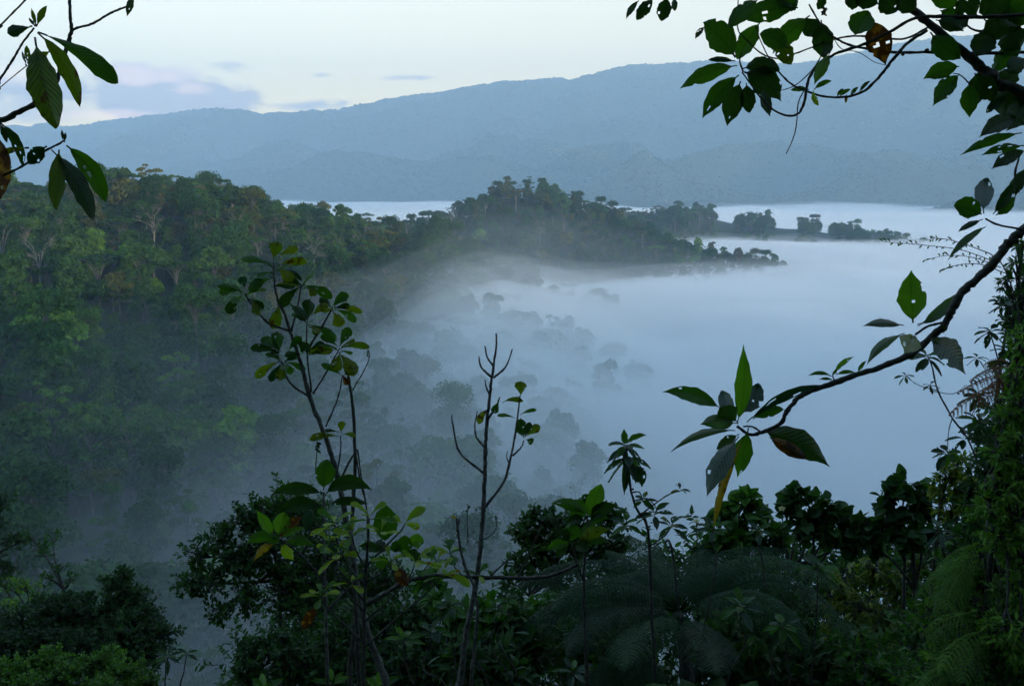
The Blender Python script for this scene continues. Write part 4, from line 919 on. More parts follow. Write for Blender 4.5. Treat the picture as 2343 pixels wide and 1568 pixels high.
for a in [
 (1461,2,1431,46,13,'dark','drip',3,20),(1496,-6,1457,47,26,'dark','ell',2,10),(1526,-6,1514,48,32,'dark','ell',0,5),(1540,-6,1543,25,14,'dark','ell',0,20),
 (1825,18,1700,44,50,'green','ell',8,0),(1740,-5,1668,60,36,'green','ell',4,0),(1682,132,1607,52,62,'green','ell',6,0),(1612,62,1590,90,12,'dark','drip',2,20),(1738,52,1688,136,42,'green','ell',3,0),
 (1686,150,1554,204,36,'green','drip',9,0),(1682,140,1620,137,12,'teal','ell',3,20),(1690,172,1607,270,42,'green','drip',8,0),(1694,186,1663,286,46,'dark','drip',2,0),(1707,190,1712,257,34,'dark','ell',0,0),(1742,200,1762,266,24,'dark','drip',0,10),
 (1702,165,1788,234,60,'dark','drip',12,0),(1698,158,1783,162,38,'dark','ell',10,0),(1803,112,1736,78,44,'green','ell',6,0),(1772,95,1811,148,38,'olive','ell',4,0),(1852,36,1768,124,46,'green','drip',6,0),(1878,46,1886,130,46,'dark','ell',0,0),
 (1872,44,1842,82,48,'dark','ell',0,0),(1900,118,1862,192,26,'light','drip',2,10),(1985,25,1955,82,54,'green','ell',0,0),(1996,46,2024,148,56,'orange','drip',0,0),(1905,98,1878,128,20,'dark','ell',0,10),
 (2128,74,2197,136,50,'green','ell',-6,0),(2194,152,2112,182,38,'green','drip',5,0),(2193,172,2132,244,38,'green','drip',5,0),(2217,188,2218,268,38,'green','drip',0,0),(2229,168,2272,226,50,'dark','ell',0,0),(2265,72,2232,132,52,'dark','ell',0,0),
 (2296,60,2336,112,60,'dark','ell',0,0),(2345,92,2268,165,42,'green','ell',4,0),(2312,188,2294,264,66,'dark','ell',0,0),(2302,220,2256,260,20,'teal','ell',3,10),(2330,268,2238,316,38,'dark','drip',8,0),(2338,304,2196,355,22,'green','drip',9,10),
 (2345,333,2245,354,20,'green','drip',6,20),(2345,345,2266,388,30,'dark','drip',5,10),(2346,385,2320,450,26,'dark','drip',3,0),(2350,130,2310,165,40,'dark','ell',3,0),
 (1860,208,1872,242,12,'lime','ell',-3,10),(1862,205,1902,186,12,'green','ell',4,10),(1850,205,1808,206,12,'green','ell',3,10),(1915,222,1930,203,8,'green','ell',2,10),(1920,222,1946,204,9,'green','ell',3,10),(1945,220,1962,200,9,'green','ell',2,10),(1965,212,1990,186,8,'dark','ell',3,10),(1936,217,1935,236,7,'yellow','ell',0,10),
 (2010,-10,2050,26,46,'dark','ell',0,0),(2045,-14,2095,22,44,'dark','ell',0,0),(2100,-10,2060,30,30,'dark','ell',0,0),(1975,-8,1935,6,40,'dark','ell',0,0),(2010,10,1955,-12,40,'dark','ell',0,0),(2120,-16,2190,10,38,'green','ell',0,0),(2190,-10,2235,34,56,'dark','ell',0,0),(2240,-16,2300,30,70,'dark','ell',0,0),
 (2290,-10,2342,50,80,'green','ell',0,0),(2340,-16,2290,60,60,'dark','ell',0,0),(2150,24,2200,52,30,'green','ell',2,0),(2140,46,2205,70,30,'dark','drip',3,0),(2215,40,2175,66,36,'dark','ell',2,0),(2250,44,2300,86,46,'dark','ell',2,0),(1830,-12,1790,18,40,'dark','ell',0,0),(1770,-10,1815,10,40,'green','ell',0,0),(1888,-12,1870,22,20,'dark','ell',0,0),
 (2240,160,2236,240,42,'dark','ell',0,0),(2330,150,2290,200,44,'dark','ell',0,0),(2345,230,2300,300,50,'dark','drip',0,0),(2335,60,2240,80,38,'dark','drip',5,0)]:
    LF(B_, D+random.uniform(-.06,.06), *a[:5], mat=a[5], shape=a[6], bend=a[7], roll=a[8])
for q in range(14): LF(B_, D, 1885+random.uniform(-6,6), 18+random.uniform(-8,14), 1885+random.uniform(-9,9), 24+random.uniform(-8,14), 4, 'dark', 'ell', 0)

TRUNK_B = STEM(B_, 2.95, [(2990,1700),(2960,1100),(2930,500),(2900,0),(2880,-700)], 70, 48, MB_dark, 'trunk', rough=.25, sides=6, to_ground=True)
STEM(B_, D, [(2480,330),(2640,400),(2800,470),(2930,520,.22)], 17, 30, MB_dark, 'branch'); STEM(B_, D, [(2400,30),(2620,60),(2800,40),(2905,60,.22)], 5, 14, MB_dark, 'branch'); STEM(B_, D, [(2400,119),(2600,150),(2920,240,.22)], 4.2, 12, MB_dark, 'branch'); STEM(B_, D, [(2010,-60),(1950,-130),(1700,-140),(1500,-90),(1480,-30)], 8, 2, MB_dark, 'branch')
# C: the long bough with leaf whorls in front of the white mist
D = 2.9
C_ = plant('leaning_bough', 2520, D, 'long curved bough with large pointed leaf whorls hanging in front of the mist at right', 'branch', py=420, air=True)
STEM(C_, D, [(2940,300,.05),(2730,330),(2520,410),(2420,470),(2342,523),(2307,557),(2273,599),(2235,637),(2198,670),(2174,713),(2160,742),(2131,770),(2084,808),(2022,836),(1951,860),(1904,877),(1856,893),(1823,912),(1799,941),(1785,968),(1742,988),(1714,993),(1686,974)], 13, 3.6, MB_dark, 'branch', knots=[(2307,556,12),(2320,548,11)])
STEM(C_, D-.02, [(2157,737),(2122,746),(2093,765)], 3.2, 2.6, MB_dark, 'twig'); STEM(C_, D-.02, [(2345,525),(2283,514),(2254,500)], 3, 2.4, MB_dark, 'twig'); STEM(C_, D-.02, [(2330,440),(2322,400),(2330,360)], 3, 2.4, MB_dark, 'twig')
STEM(C_, D-.02, [(1912,875),(1905,862),(1906,850)], 2, 1.4, MB_dark, 'twig'); STEM(C_, D, [(1742,988),(1720,975),(1700,975)], 2.6, 2.2, MB_dark, 'twig')
for a in [
 (1687,964,1701,787,36,'light','drip',-7,0,-.05),(1695,948,1734,880,42,'teal','ell',-6,10,.03),(1672,952,1652,896,32,'teal','ell',0,10,.04),(1652,936,1519,894,36,'green','drip',13,0,.05),(1687,968,1606,968,34,'green','drip',5,10,-.07),(1688,966,1652,934,44,'dark','ell',0,0,-.05),
 (1680,984,1534,1032,18,'dark','drip',18,30,.1),(1708,965,1878,880,20,'teal','lance',15,20,0),(1722,958,1794,936,26,'green','ell',6,10,0),(1744,985,1900,1068,60,'dark','drip',16,0,.08),(1760,1000,1848,1050,30,'orange','ell',0,0,.05),
 (1690,998,1618,1130,44,'teal','drip',8,10,-.08),(1706,992,1632,1206,19,'yellow','lance',12,10,0),(1712,978,1689,1086,42,'green','drip',0,0,.05),(1690,992,1642,1026,26,'dark','ell',0,10,.03),
 (2088,738,2082,620,60,'light','drip',0,0,.0),(2067,744,1976,744,19,'teal','drip',7,25,-.05),(2100,745,2197,664,26,'green','drip',-6,10,.05),(2098,742,2166,714,15,'teal','lance',0,25,.06),(2068,762,1984,832,20,'green','drip',12,15,-.08),(2087,768,2066,812,46,'olive','drip',0,0,-.1),(2130,775,2210,857,50,'dark','drip',10,0,-.1),
 (1901,860,1847,860,9,'green','drip',7,20,0),(1908,852,1952,815,12,'light','drip',5,10,0),(1903,868,1873,868,7,'green','drip',2,20,0),(1912,856,1956,852,9,'green','drip',4,15,0),(1962,852,1983,824,9,'green','drip',2,20,0),(1906,856,1915,842,7,'light','drip',0,10,0),
 (2250,488,2256,411,40,'teal','ell',4,0,.05),(2245,490,2180,470,46,'green','ell',5,0,0),(2271,490,2314,420,22,'dark','ell',-4,0,0),(2278,492,2324,450,24,'green','ell',-3,0,0),(2247,502,2192,528,14,'teal','ell',3,20,0),(2255,518,2168,596,17,'green','drip',6,15,-.05),(2327,398,2316,444,22,'dark','ell',0,0,0),(2150,740,2166,755,6,'dark','ell',0,10,0)]:
    LF(C_, D-.02, *a[:5], mat=a[5], shape=a[6], bend=a[7], roll=a[8], dz=a[9]*3)

# D: tall sapling left of centre
D = 4.0; random.seed(11)
S1 = plant('sapling', 880, D, 'tall slim sapling with notched oval leaf clusters, left of the middle', 'sapling')
STEM(S1, D, [(885,1600),(868,1519),(845,1460),(829,1402),(814,1323),(802,1245),(792,1191),(783,1140),(771,1089),(755,1031),(732,969),(708,905),(692,844),(676,792),(664,760),(652,720),(636,688),(628,650),(626,600)], 10, 2.3, MB_grey, 'stem', to_ground=True)
for pts, r in [([(661,756),(616,740),(592,716),(576,696),(560,672)],2.6),([(666,758),(680,704),(690,650)],2.2),([(712,896),(702,804),(702,738)],2.0),([(706,795),(740,740),(761,702)],2.4),([(716,900),(748,848),(777,796)],2.2),([(706,906),(664,876),(648,840),(644,824)],2.2),([(745,975),(772,912),(784,858)],2.0),([(771,1080),(779,1030),(779,995)],2.0),([(779,1097),(802,1050),(818,1027)],2.4),([(722,1073),(724,1040),(727,1010)],1.3)]:
    STEM(S1, D, pts, r*1.25, r*.75, MB_dark, 'branch')
for a in [
 (625,594,634,552,30,'olive','obov',0,0),(636,588,682,568,18,'olive','obov',5,5),(618,606,549,592,17,'green','obov',7,10),(634,608,702,602,20,'olive','obov',8,5),(632,612,666,646,28,'olive','obov',4,0),(660,616,690,644,11,'teal','ell',3,10),(624,634,569,668,24,'green','obov',8,0),(620,656,674,656,17,'dark','obov',6,10),
 (554,668,497,652,15,'green','obov',5,20),(550,666,502,672,20,'green','obov',6,10),(551,678,524,717,25,'dark','obov',6,0),(562,662,553,632,20,'teal','obov',0,10),(562,670,600,640,18,'dark','obov',4,10),(570,684,603,706,18,'dark','obov',4,0),(575,676,590,720,20,'olive','obov',0,10),
 (692,652,758,684,24,'green','obov',8,0),(688,655,640,702,26,'dark','obov',6,0),(702,736,709,683,30,'dark','obov',0,0),(656,690,698,732,24,'dark','obov',5,0),(712,722,750,698,20,'olive','obov',5,0),(704,742,770,780,20,'green','obov',9,0),(706,747,728,764,20,'green','obov',4,0),(640,690,624,753,28,'olive','obov',-2,0),(692,656,660,640,18,'dark','obov',3,10),(700,654,720,676,20,'olive','obov',3,0),
 (760,702,796,674,24,'green','obov',4,0),(764,704,828,714,16,'olive','obov',6,5),(764,708,815,738,17,'green','obov',8,5),(761,710,777,748,28,'olive','obov',3,0),(758,704,730,680,20,'dark','obov',3,5),(764,706,800,700,14,'dark','obov',3,5),
 (777,792,800,750,24,'green','obov',2,0),(779,797,846,796,17,'olive','obov',9,5),(772,792,733,768,18,'green','obov',4,0),(771,800,704,806,19,'olive','obov',7,0),(774,806,812,858,34,'olive','obov',5,0),(784,860,734,832,15,'green','obov',4,5),(778,804,768,850,28,'olive','obov',0,0),(784,860,818,840,14,'dark','obov',3,5),(784,858,796,880,16,'orange','obov',0,5),
 (640,806,573,796,19,'dark','obov',5,5),(645,806,598,776,24,'green','obov',5,0),(638,808,634,756,28,'green','obov',0,0),(660,802,690,772,19,'green','obov',4,5),(676,778,706,806,25,'dark','obov',4,0),(708,803,742,784,14,'teal','obov',4,5),(706,812,760,803,19,'olive','obov',6,5),(690,810,650,812,16,'dark','obov',3,5),
 (640,826,586,864,21,'olive','obov',7,0),(645,830,618,872,17,'teal','obov',3,0),(650,830,640,870,24,'olive','obov',0,0),(652,828,699,846,16,'green','obov',5,5),(642,822,620,800,16,'dark','obov',0,5),(652,826,676,812,16,'dark','obov',0,5),(655,830,668,856,18,'green','obov',0,5),
 (773,998,709,1006,18,'olive','obov',8,5),(780,990,783,963,18,'olive','obov',0,5),(783,993,813,998,12,'olive','obov',4,5),(775,988,738,984,9,'dark','obov',3,5)]:
    LF(S1, D, *a[:5], mat=a[5], shape=a[6], bend=a[7]*.8, roll=a[8], pet=.06)
for q in range(16): LF(S1, D, 727+random.uniform(-4,4), 1010+q*1.4, 727+random.uniform(-9,9), 1014+q*1.4, 4, 'dark', 'ell', 0)
for x, y in [(628,618),(690,655),(557,674),(762,704),(704,740),(777,798),(645,828)]: rosette(S1, D, x, y, 3, 50, 20, 'obov', ['green','olive','green'], el=(-.3,.8), sag=.1)
S1b = plant('slender_sapling', 806, D+.15, 'thin dark leafless stem rising close beside the tall leafy sapling', 'sapling')
STEM(S1b, D+.15, [(822,1600),(815,1400),(803,1250),(808,1136),(812,1089),(810,972),(804,904),(798,872),(796,856)], 6, 3.2, MB_dark, 'stem', to_ground=True)
STEM(S1b, D+.15, [(806,892),(832,848),(845,816),(841,798)], 1.8, 1.0, MB_dark, 'branch'); STEM(S1b, D+.15, [(836,1144),(826,1089),(818,1027)], 1.5, 2.2, MB_dark, 'branch'); STEM(S1b, D+.15, [(810,1000),(822,1090),(838,1160),(842,1250)], 1.6, 2.4, MB_dark, 'branch')
for q in range(8): LF(S1b, D+.15, 841, 800+q*2, 841+random.uniform(-7,7), 803+q*2, 3.5, 'dark', 'ell', 0)

# E: bare-topped sapling at the centre
D = 4.6; random.seed(12)
S2 = plant('sapling', 1054, D, 'slim upright sapling with bare upturned twigs and only a few leaves, at the centre', 'sapling')
STEM(S2, D, [(1050,1600),(1054,1558),(1068,1441),(1087,1343),(1099,1245),(1105,1159),(1109,1070),(1111,1011),(1113,972),(1119,918),(1125,864),(1131,820),(1135,790),(1135,762)], 8.5, 2.0, MB_grey, 'stem', to_ground=True)
for pts, r in [([(1127,864),(1101,840),(1095,814)],2.6),([(1127,836),(1114,815),(1109,790)],2.4),([(1128,864),(1157,838),(1172,798)],2.6),([(1105,1081),(1052,1034),(1036,972),(1033,948)],2.6),([(1108,1022),(1090,1000),(1086,972),(1092,940)],2.4),([(1116,958),(1134,930),(1143,908)],2.6),([(1121,905),(1112,885),(1109,868)],2.2),
   ([(1107,1160),(1150,1105),(1169,1042),(1181,972),(1189,905)],3.2),([(1172,1042),(1192,1022),(1198,1006)],2.2),([(1070,1240),(1069,1190),(1070,1154)],1.5),([(1087,1241),(1120,1225),(1134,1208),(1136,1180)],1.4),([(1166,1062),(1159,1045),(1161,1030)],1.5)]:
    STEM(S2, D, pts, r*1.2, r*.6, MB_grey, 'branch')
for a in [(1191,905,1192,871,28,'olive','obov',0,0),(1149,920,1196,919,14,'olive','obov',6,10),(1141,918,1128,944,18,'green','obov',0,5),(1119,934,1093,970,17,'olive','obov',5,5),(1178,956,1136,950,9,'green','obov',4,10),(1190,948,1227,937,9,'green','obov',3,10),(1198,1001,1186,959,22,'green','obov',2,0),(1202,999,1237,975,20,'olive','obov',3,5),(1203,1004,1219,1012,18,'green','obov',0,5),(1196,999,1180,974,13,'green','obov',0,5),(1199,1000,1212,965,16,'dark','obov',0,5),(1190,955,1200,975,14,'green','obov',0,5)]:
    LF(S2, D, *a[:5], mat=a[5], shape=a[6], bend=a[7], roll=a[8], pet=.05)
for q in range(7):
    LF(S2, D, 1070, 1152+q*2.4, 1070+random.uniform(-7,7), 1154+q*2.4, 4, 'dark', 'ell', 0); LF(S2, D, 1136, 1179+q*2.2, 1136+random.uniform(-6,6), 1181+q*2.2, 3.5, 'dark', 'ell', 0)
S3 = plant('dead_stem', 1064, 4.3, 'short snapped dead stem with a pale split tip left of the central sapling', 'dead stem')
STEM(S3, 4.3, [(1078,1600),(1085,1480),(1092,1400),(1084,1340),(1064,1296),(1052,1245),(1046,1206),(1045,1184)], 5, 3, MB_grey, 'stem', to_ground=True); STEM(S3, 4.3, [(1046,1206),(1050,1196),(1051,1184)], 2.4, 2, MB_grey, 'branch')
LF(S3, 4.3, 1046, 1186, 1032, 1179, 6, 'yellow', 'ell', 0)

# G: big-leaved plant and its whorls
D = 3.9; random.seed(13)
G1 = plant('large_leaved_shrub', 740, D, 'shrub with very large dark oval leaves spreading low beside the tall sapling stem', 'shrub')
STEM(G1, D, [(752,1600),(745,1400),(741,1250),(740,1124)], 4.5, 3, MB_grey, 'stem', to_ground=True); STEM(G1, D, [(742,1330),(690,1270),(640,1232)], 3, 2.4, MB_dark, 'branch'); STEM(G1, D, [(745,1400),(820,1320),(870,1262),(925,1255)], 3, 2.2, MB_dark, 'branch')
for a in [(740,1120,745,1050,44,'green','ell',0,0),(737,1128,620,1130,28,'dark','drip',14,0),(738,1156,634,1172,34,'dark','drip',13,0),(746,1128,852,1120,34,'dark','drip',22,0),(755,1150,845,1152,20,'dark','drip',6,10),(716,1163,701,1212,26,'teal','ell',4,0),(696,1180,645,1227,24,'orange','ell',8,0),
 (625,1222,586,1166,24,'light','drip',0,0),(636,1222,652,1170,36,'light','ell',0,0),(630,1232,562,1246,26,'green','drip',12,0),(642,1238,602,1234,24,'green','drip',5,0),(648,1238,716,1246,24,'green','drip',8,0),(645,1228,698,1206,16,'light','drip',4,0),(628,1244,580,1282,18,'yellow','drip',8,0),(642,1246,673,1280,28,'lime','drip',2,0),
 (880,1234,884,1152,52,'green','ell',0,0),(922,1265,926,1222,36,'green','ell',0,0),(938,1248,967,1240,34,'light','ell',6,0),(870,1262,820,1250,22,'dark','drip',6,0),(905,1262,905,1235,26,'green','ell',0,0),(930,1262,965,1285,26,'dark','drip',5,0),(868,1268,880,1300,30,'green','ell',0,0),(880,1256,850,1240,30,'dark','ell',3,0)]:
    LF(G1, D, *a[:5], mat=a[5], shape=a[6], bend=a[7], roll=a[8], pet=.05)
# H: yellow-green young shrub in front
D = 3.4; random.seed(14)
H1 = plant('yellow_green_shrub', 833, D, 'young shrub with bright yellow green leaf whorls in front of the tall sapling foot', 'shrub')
STEM(H1, D, [(833,1600),(833,1440),(837,1323),(841,1245),(844,1184)], 5, 2.4, MB_dark, 'stem', to_ground=True)
for pts in [[(838,1340),(800,1300),(772,1240),(765,1200)],[(834,1400),(790,1350),(762,1290),(756,1240)],[(836,1380),(800,1330),(774,1300),(768,1268)],[(840,1290),(880,1250),(915,1215),(926,1198)],[(838,1330),(870,1310),(893,1282)],[(834,1420),(880,1380),(930,1330),(952,1282)],[(833,1470),(790,1430),(750,1390),(735,1362)],[(833,1480),(900,1420),(970,1360),(1012,1314)],[(838,1300),(815,1260),(805,1225)]]:
    STEM(H1, D, pts, 2.6, 1.5, MB_dark, 'branch')
for (x, y, n, l, w_) in [(845,1178,6,58,20),(766,1196,6,50,18),(756,1238,6,56,18),(768,1268,6,54,18),(893,1280,5,44,15),(952,1280,5,50,16),(735,1358,7,54,15),(1012,1312,6,52,16),(806,1222,6,50,18),(870,1215,5,48,18),(985,1290,5,46,16),(800,1330,5,46,15)]:
    rosette(H1, D, x, y, n, l, w_, 'obov', ['lime','lime','light','lime'], el=(-.15, .8), sag=.12)
for a in [(926,1197,973,1163,22,'lime','obov',5,0),(924,1198,958,1208,18,'lime','obov',3,0),(920,1196,900,1178,16,'lime','obov',0,0),(728,1386,694,1438,22,'orange','ell',4,0),(908,1292,935,1336,28,'orange','ell',-5,0),(1013,1314,1074,1342,18,'lime','obov',8,5)]:
    LF(H1, D, *a[:5], mat=a[5], shape=a[6], bend=a[7], roll=a[8], pet=.05)
# I: mossy branch lying across
D = 4.4
I1 = plant('mossy_branch', 822, D, 'dark mossy branch stretching level behind the central sapling', 'branch', py=1420)
STEM(I1, D, [(800,1600),(808,1460),(822,1400),(850,1374),(884,1355),(923,1331),(962,1320),(1010,1316),(1060,1318),(1110,1319),(1158,1320),(1205,1321),(1255,1317),(1294,1304),(1322,1288)], 7, 4, MB_dark, 'branch', rough=.45, to_ground=True)
for pts in [[(1185,1320),(1200,1290),(1222,1240),(1238,1200)],[(1120,1318),(1150,1290),(1180,1262)],[(1060,1318),(1040,1296),(1030,1262)],[(960,1320),(975,1296),(1000,1280)]]: STEM(I1, D, pts, 2.2, 1.0, MB_dark, 'twig')
random.seed(15)
for x, y, n, l, w_ in [(1095,1312,5,44,16),(1030,1262,6,46,22),(1000,1280,5,40,18)]: rosette(I1, D, x, y, n, l, w_, 'obov', ['green','lime','green'], el=(-.1,.9))
# J: broad-leaved seedlings right of the centre
D = 4.5; random.seed(16)
J1 = plant('broad_leaved_shrub', 1330, D, 'shrub with broad bright green leaf whorls above the tree fern, right of the centre', 'shrub')
STEM(J1, D, [(1345,1600),(1338,1450),(1335,1320),(1342,1240),(1346,1188)], 5, 2.6, MB_dark, 'stem', to_ground=True); STEM(J1, D, [(1336,1330),(1318,1285),(1310,1242)], 3, 2.2, MB_dark, 'branch')
for a in [(1346,1182,1375,1106,38,'light','ell',0,0),(1338,1174,1260,1150,26,'green','drip',10,0),(1340,1186,1290,1150,42,'green','drip',6,0),(1352,1188,1412,1151,32,'dark','drip',8,0),(1350,1190,1392,1184,24,'green','drip',6,0),(1336,1190,1298,1196,22,'dark','drip',6,0),
 (1308,1240,1305,1196,42,'green','ell',0,0),(1305,1244,1252,1258,22,'green','drip',8,0),(1315,1242,1397,1242,24,'dark','drip',9,0),(1320,1236,1396,1212,28,'olive','drip',6,0),(1318,1232,1377,1174,20,'green','drip',0,0),(1300,1236,1280,1204,26,'dark','drip',0,0),(1312,1246,1345,1262,24,'dark','drip',4,0),(1300,1246,1275,1276,22,'dark','drip',4,0)]:
    LF(J1, D, *a[:5], mat=a[5], shape=a[6], bend=a[7], roll=a[8], pet=.05)
# N: narrow-leaved rosette shrub against the mist
D = 5.0; random.seed(17)
N1 = plant('rosette_shrub', 1482, D, 'upright shrub topped by a drooping dark rosette against the mist, right of centre', 'shrub')
STEM(N1, D, [(1500,1600),(1490,1400),(1482,1214),(1458,1167),(1443,1120),(1437,1060),(1432,1018)], 4.5, 2.4, MB_dark, 'stem', to_ground=True, knots=[(1441,1108,4),(1447,1118,3)])
rosette(N1, D, 1431, 1018, 13, 52, 17, 'drip', ['green','dark','teal','green'], el=(-.9,.5), sag=.3); rosette(N1, D, 1437, 1044, 10, 56, 20, 'drip', ['dark','green','teal'], el=(-1.1,.2), sag=.35)
LF(N1, D, 1429,1018,1427,980,15,'green','drip',0,0); LF(N1, D, 1433,1012,1480,995,13,'green','drip',6,10); LF(N1, D, 1446,1060,1467,1113,34,'dark','drip',4,0); LF(N1, D, 1440,1085,1425,1115,12,'orange','ell',0,0)
for pts, (x, y, n, l, w_) in [([(1450,1145),(1480,1140),(1500,1160),(1497,1178)],(1497,1172,9,50,18)),([(1460,1180),(1500,1150),(1530,1130),(1556,1122)],(1556,1118,5,28,9)),([(1475,1225),(1450,1210),(1435,1200)],(1432,1196,8,44,16)),([(1484,1250),(1520,1225),(1535,1205)],(1535,1200,9,46,15)),([(1446,1125),(1462,1125),(1470,1140)],(1470,1142,6,34,12))]:
    STEM(N1, D, pts, 2.0, 1.2, MB_dark, 'branch'); rosette(N1, D, x, y, n, l, w_, 'drip', ['green','dark','teal','green','olive'], el=(-.5,.9), sag=.2)
# ---------------------------------------------------------------- shrubs, ferns and ground growth on the near slope
random.seed(21)
bush('small_leaved_shrub', 'large dark small-leaved shrub spreading left from behind the tall sapling', 'shrub',
 [(655,1150,62,9.2),(600,1175,55,9.0),(555,1190,45,9),(500,1235,52,9),(450,1270,38,8.9),(430,1335,40,8.8),(480,1330,52,8.8),(545,1290,70,9),(620,1250,85,9.1),(700,1190,70,9.3),(560,1370,48,8.8),(650,1350,80,9.1),(500,1400,32,8.8),(740,1290,95,9.4),(700,1400,80,9),(830,1360,85,9.4),(900,1330,60,9.5)],
 .056, .027, 120, MF_green, seed=1, twig=1.2, base=(760, 9.4), stems=2)
bush('dense_shrub', 'black-green shrub mass filling the bottom under the tall sapling', 'shrub',
 [(640,1490,75,7.6),(570,1510,45,7.5),(560,1560,40,7.5),(700,1530,90,7.6),(790,1480,95,7.8),(880,1440,85,8),(960,1410,62,8),(900,1540,100,7.6),(990,1500,75,7.8),(1060,1460,50,8),(1020,1560,80,7.6)],
 .056, .027, 170, MF_dark, seed=2, base=(800, 7.8), stems=3)
bush('rounded_shrub', 'dark peaked small-leaved shrub at the bottom left, right one of the pair', 'shrub',
 [(285,1315,24,13),(270,1345,34,13),(305,1370,44,13),(260,1400,52,13),(330,1420,52,12.8),(290,1460,64,12.6),(370,1455,40,12.6),(345,1500,50,12.4),(270,1520,60,12.4),(225,1440,40,13),(240,1335,18,13.2)],
 .066, .030, 150, MF_dark, seed=3, twig=1.4, stems=2, upb=.5)
bush('rounded_shrub', 'broad dark small-leaved shrub in the bottom left corner, left one of the pair', 'shrub',
 [(60,1440,60,12.5),(120,1410,50,12.8),(170,1420,50,12.8),(20,1490,60,12),(100,1490,72,12.2),(180,1490,62,12.2),(-30,1440,60,12.5),(150,1380,36,13),(200,1370,22,13.2),(90,1385,36,13)],
 .066, .030, 150, MF_dark, seed=4, twig=1.4, stems=2, upb=.5)
bush('feathery_shrub', 'bright fresh green feathery shrub tops along the bottom left edge', 'shrub',
 [(20,1550,48,9),(80,1530,42,9.1),(120,1510,34,9.2),(150,1555,52,9),(215,1530,46,9.2),(255,1510,34,9.3),(290,1550,48,9.1),(340,1570,40,9),(60,1580,50,8.8),(230,1585,50,8.8)],
 .040, .018, 300, MF_bright, seed=5, per=12, upb=.8, stems=3)
bush('feathery_tree', 'dark fine-leaved branches reaching in from the left edge above the saplings', 'tree',
 [(-25,1125,40,8),(10,1150,30,8),(-10,1200,44,8),(30,1230,30,8),(50,1238,22,8),(-20,1270,46,8),(20,1300,34,8),(-30,1340,50,8)],
 .040, .009, 130, MF_dark, seed=6, per=16, upb=-.1, squash=.35, base=(-140, 8), stems=1)
for (px0, lob, lab) in [(160, [(120,1232,22,14),(95,1262,26,14),(70,1225,14,14),(135,1300,22,14),(160,1330,20,14),(110,1320,22,14)], 'thin young tree with light green tufts above the bottom left shrubs'),
                       (60, [(60,1340,28,13.6),(85,1360,26,13.6),(30,1345,30,13.6),(20,1390,30,13.4),(100,1385,18,13.6),(5,1330,24,13.5)], 'second thin young tree with light green tufts, nearer the left edge')]:
    bush('young_tree', lab, 'young tree', lob, .055, .026, 55, MF_bright if px0 == 60 else MF_green, group='young trees at the bottom left', seed=px0, base=(px0, 14), twig=1.5, bark=MB_grey)
bush('climbing_shrub', 'dark rounded shrub behind the broad bright leaf whorls right of the centre', 'shrub',
 [(1240,1185,42,9),(1195,1215,34,9),(1285,1205,48,9),(1350,1165,40,9),(1390,1195,44,9),(1420,1240,30,9),(1225,1245,48,9),(1320,1250,62,9),(1180,1290,34,8.9),(1255,1310,58,8.9),(1390,1270,48,9),(1160,1330,22,8.8)],
 .066, .034, 130, MF_dark, seed=8, big=True, per=8, base=(1300, 9), stems=2)
for i, (lab, lob, mat, ll, sd_) in enumerate([
 ('loose medium-leaved shrub between the two saplings at the bottom', [(1000,1375,26,6.2),(1040,1400,34,6.2),(1075,1430,34,6.2),(985,1330,20,6.3),(1100,1400,26,6.3),(1130,1390,26,6.3),(1150,1420,30,6.3)], MF_green, .085, 9),
 ('dark leafy shrub at the bottom centre right of the central sapling', [(1120,1490,60,6),(1180,1440,60,6.4),(1060,1520,60,5.8),(1150,1550,70,5.8),(1220,1500,80,6.2)], MF_dark, .075, 10),
 ('deep green shrub under the tree fern at the bottom', [(1300,1500,85,6.6),(1390,1530,85,6.4),(1260,1410,70,7),(1340,1430,70,7),(1470,1560,80,6.4),(1430,1450,70,7)], MF_dark, .070, 11),
 ('leafy shrub in deep shade right of the tree fern trunk', [(1650,1480,80,6.8),(1740,1450,80,7),(1720,1540,90,6.4),(1830,1500,90,6.8),(1640,1560,70,6.4),(1800,1400,60,7.2),(1850,1570,90,6.4)], MF_dark, .075, 12),
 ('shaded green shrub left of the yellowish fern thicket at the bottom right', [(1940,1510,80,6.4),(2030,1530,80,6.2),(1960,1570,80,6),(2090,1470,70,6.4),(2070,1560,80,6)], MF_green, .060, 13)]):
    bush('broadleaf_shrub', lab, 'shrub', lob, ll*1.15, ll*.5, 110, mat, seed=sd_, big=True, per=8, stems=2)
bush('lobed_leaf_shrub', 'row of round insect-holed leaves topping the shrubs, left part beside the hanging yellow leaf', 'shrub',
 [(1690,1150,34,7),(1650,1185,34,7),(1735,1175,36,7),(1715,1215,44,7),(1660,1240,44,7),(1775,1230,44,7),(1600,1260,34,7)], .088, .078, 75, MF_green, seed=14, big=True, per=7, base=(1700, 7), stems=2)
bush('lobed_leaf_shrub', 'dark round-leaved shrub top arching against the mist in the middle of the right skyline', 'shrub',
 [(1825,1140,34,7.2),(1860,1165,38,7.2),(1800,1170,30,7.2),(1905,1195,40,7.2),(1850,1220,48,7.2),(1950,1200,36,7.2),(1930,1240,40,7.2)], .088, .078, 75, MF_dark, seed=15, big=True, per=7, base=(1880, 7.2), stems=2)
bush('lobed_leaf_shrub', 'tallest round-leaved shrub top nearest the dark right thicket', 'shrub',
 [(2070,1110,32,7),(2100,1135,30,7),(2035,1135,26,7),(2090,1175,36,7),(2020,1205,46,7.1),(1985,1240,40,7.1),(2070,1235,44,7),(2110,1215,30,7)], .088, .078, 75, MF_green, seed=16, big=True, per=7, base=(2060, 7), stems=2)
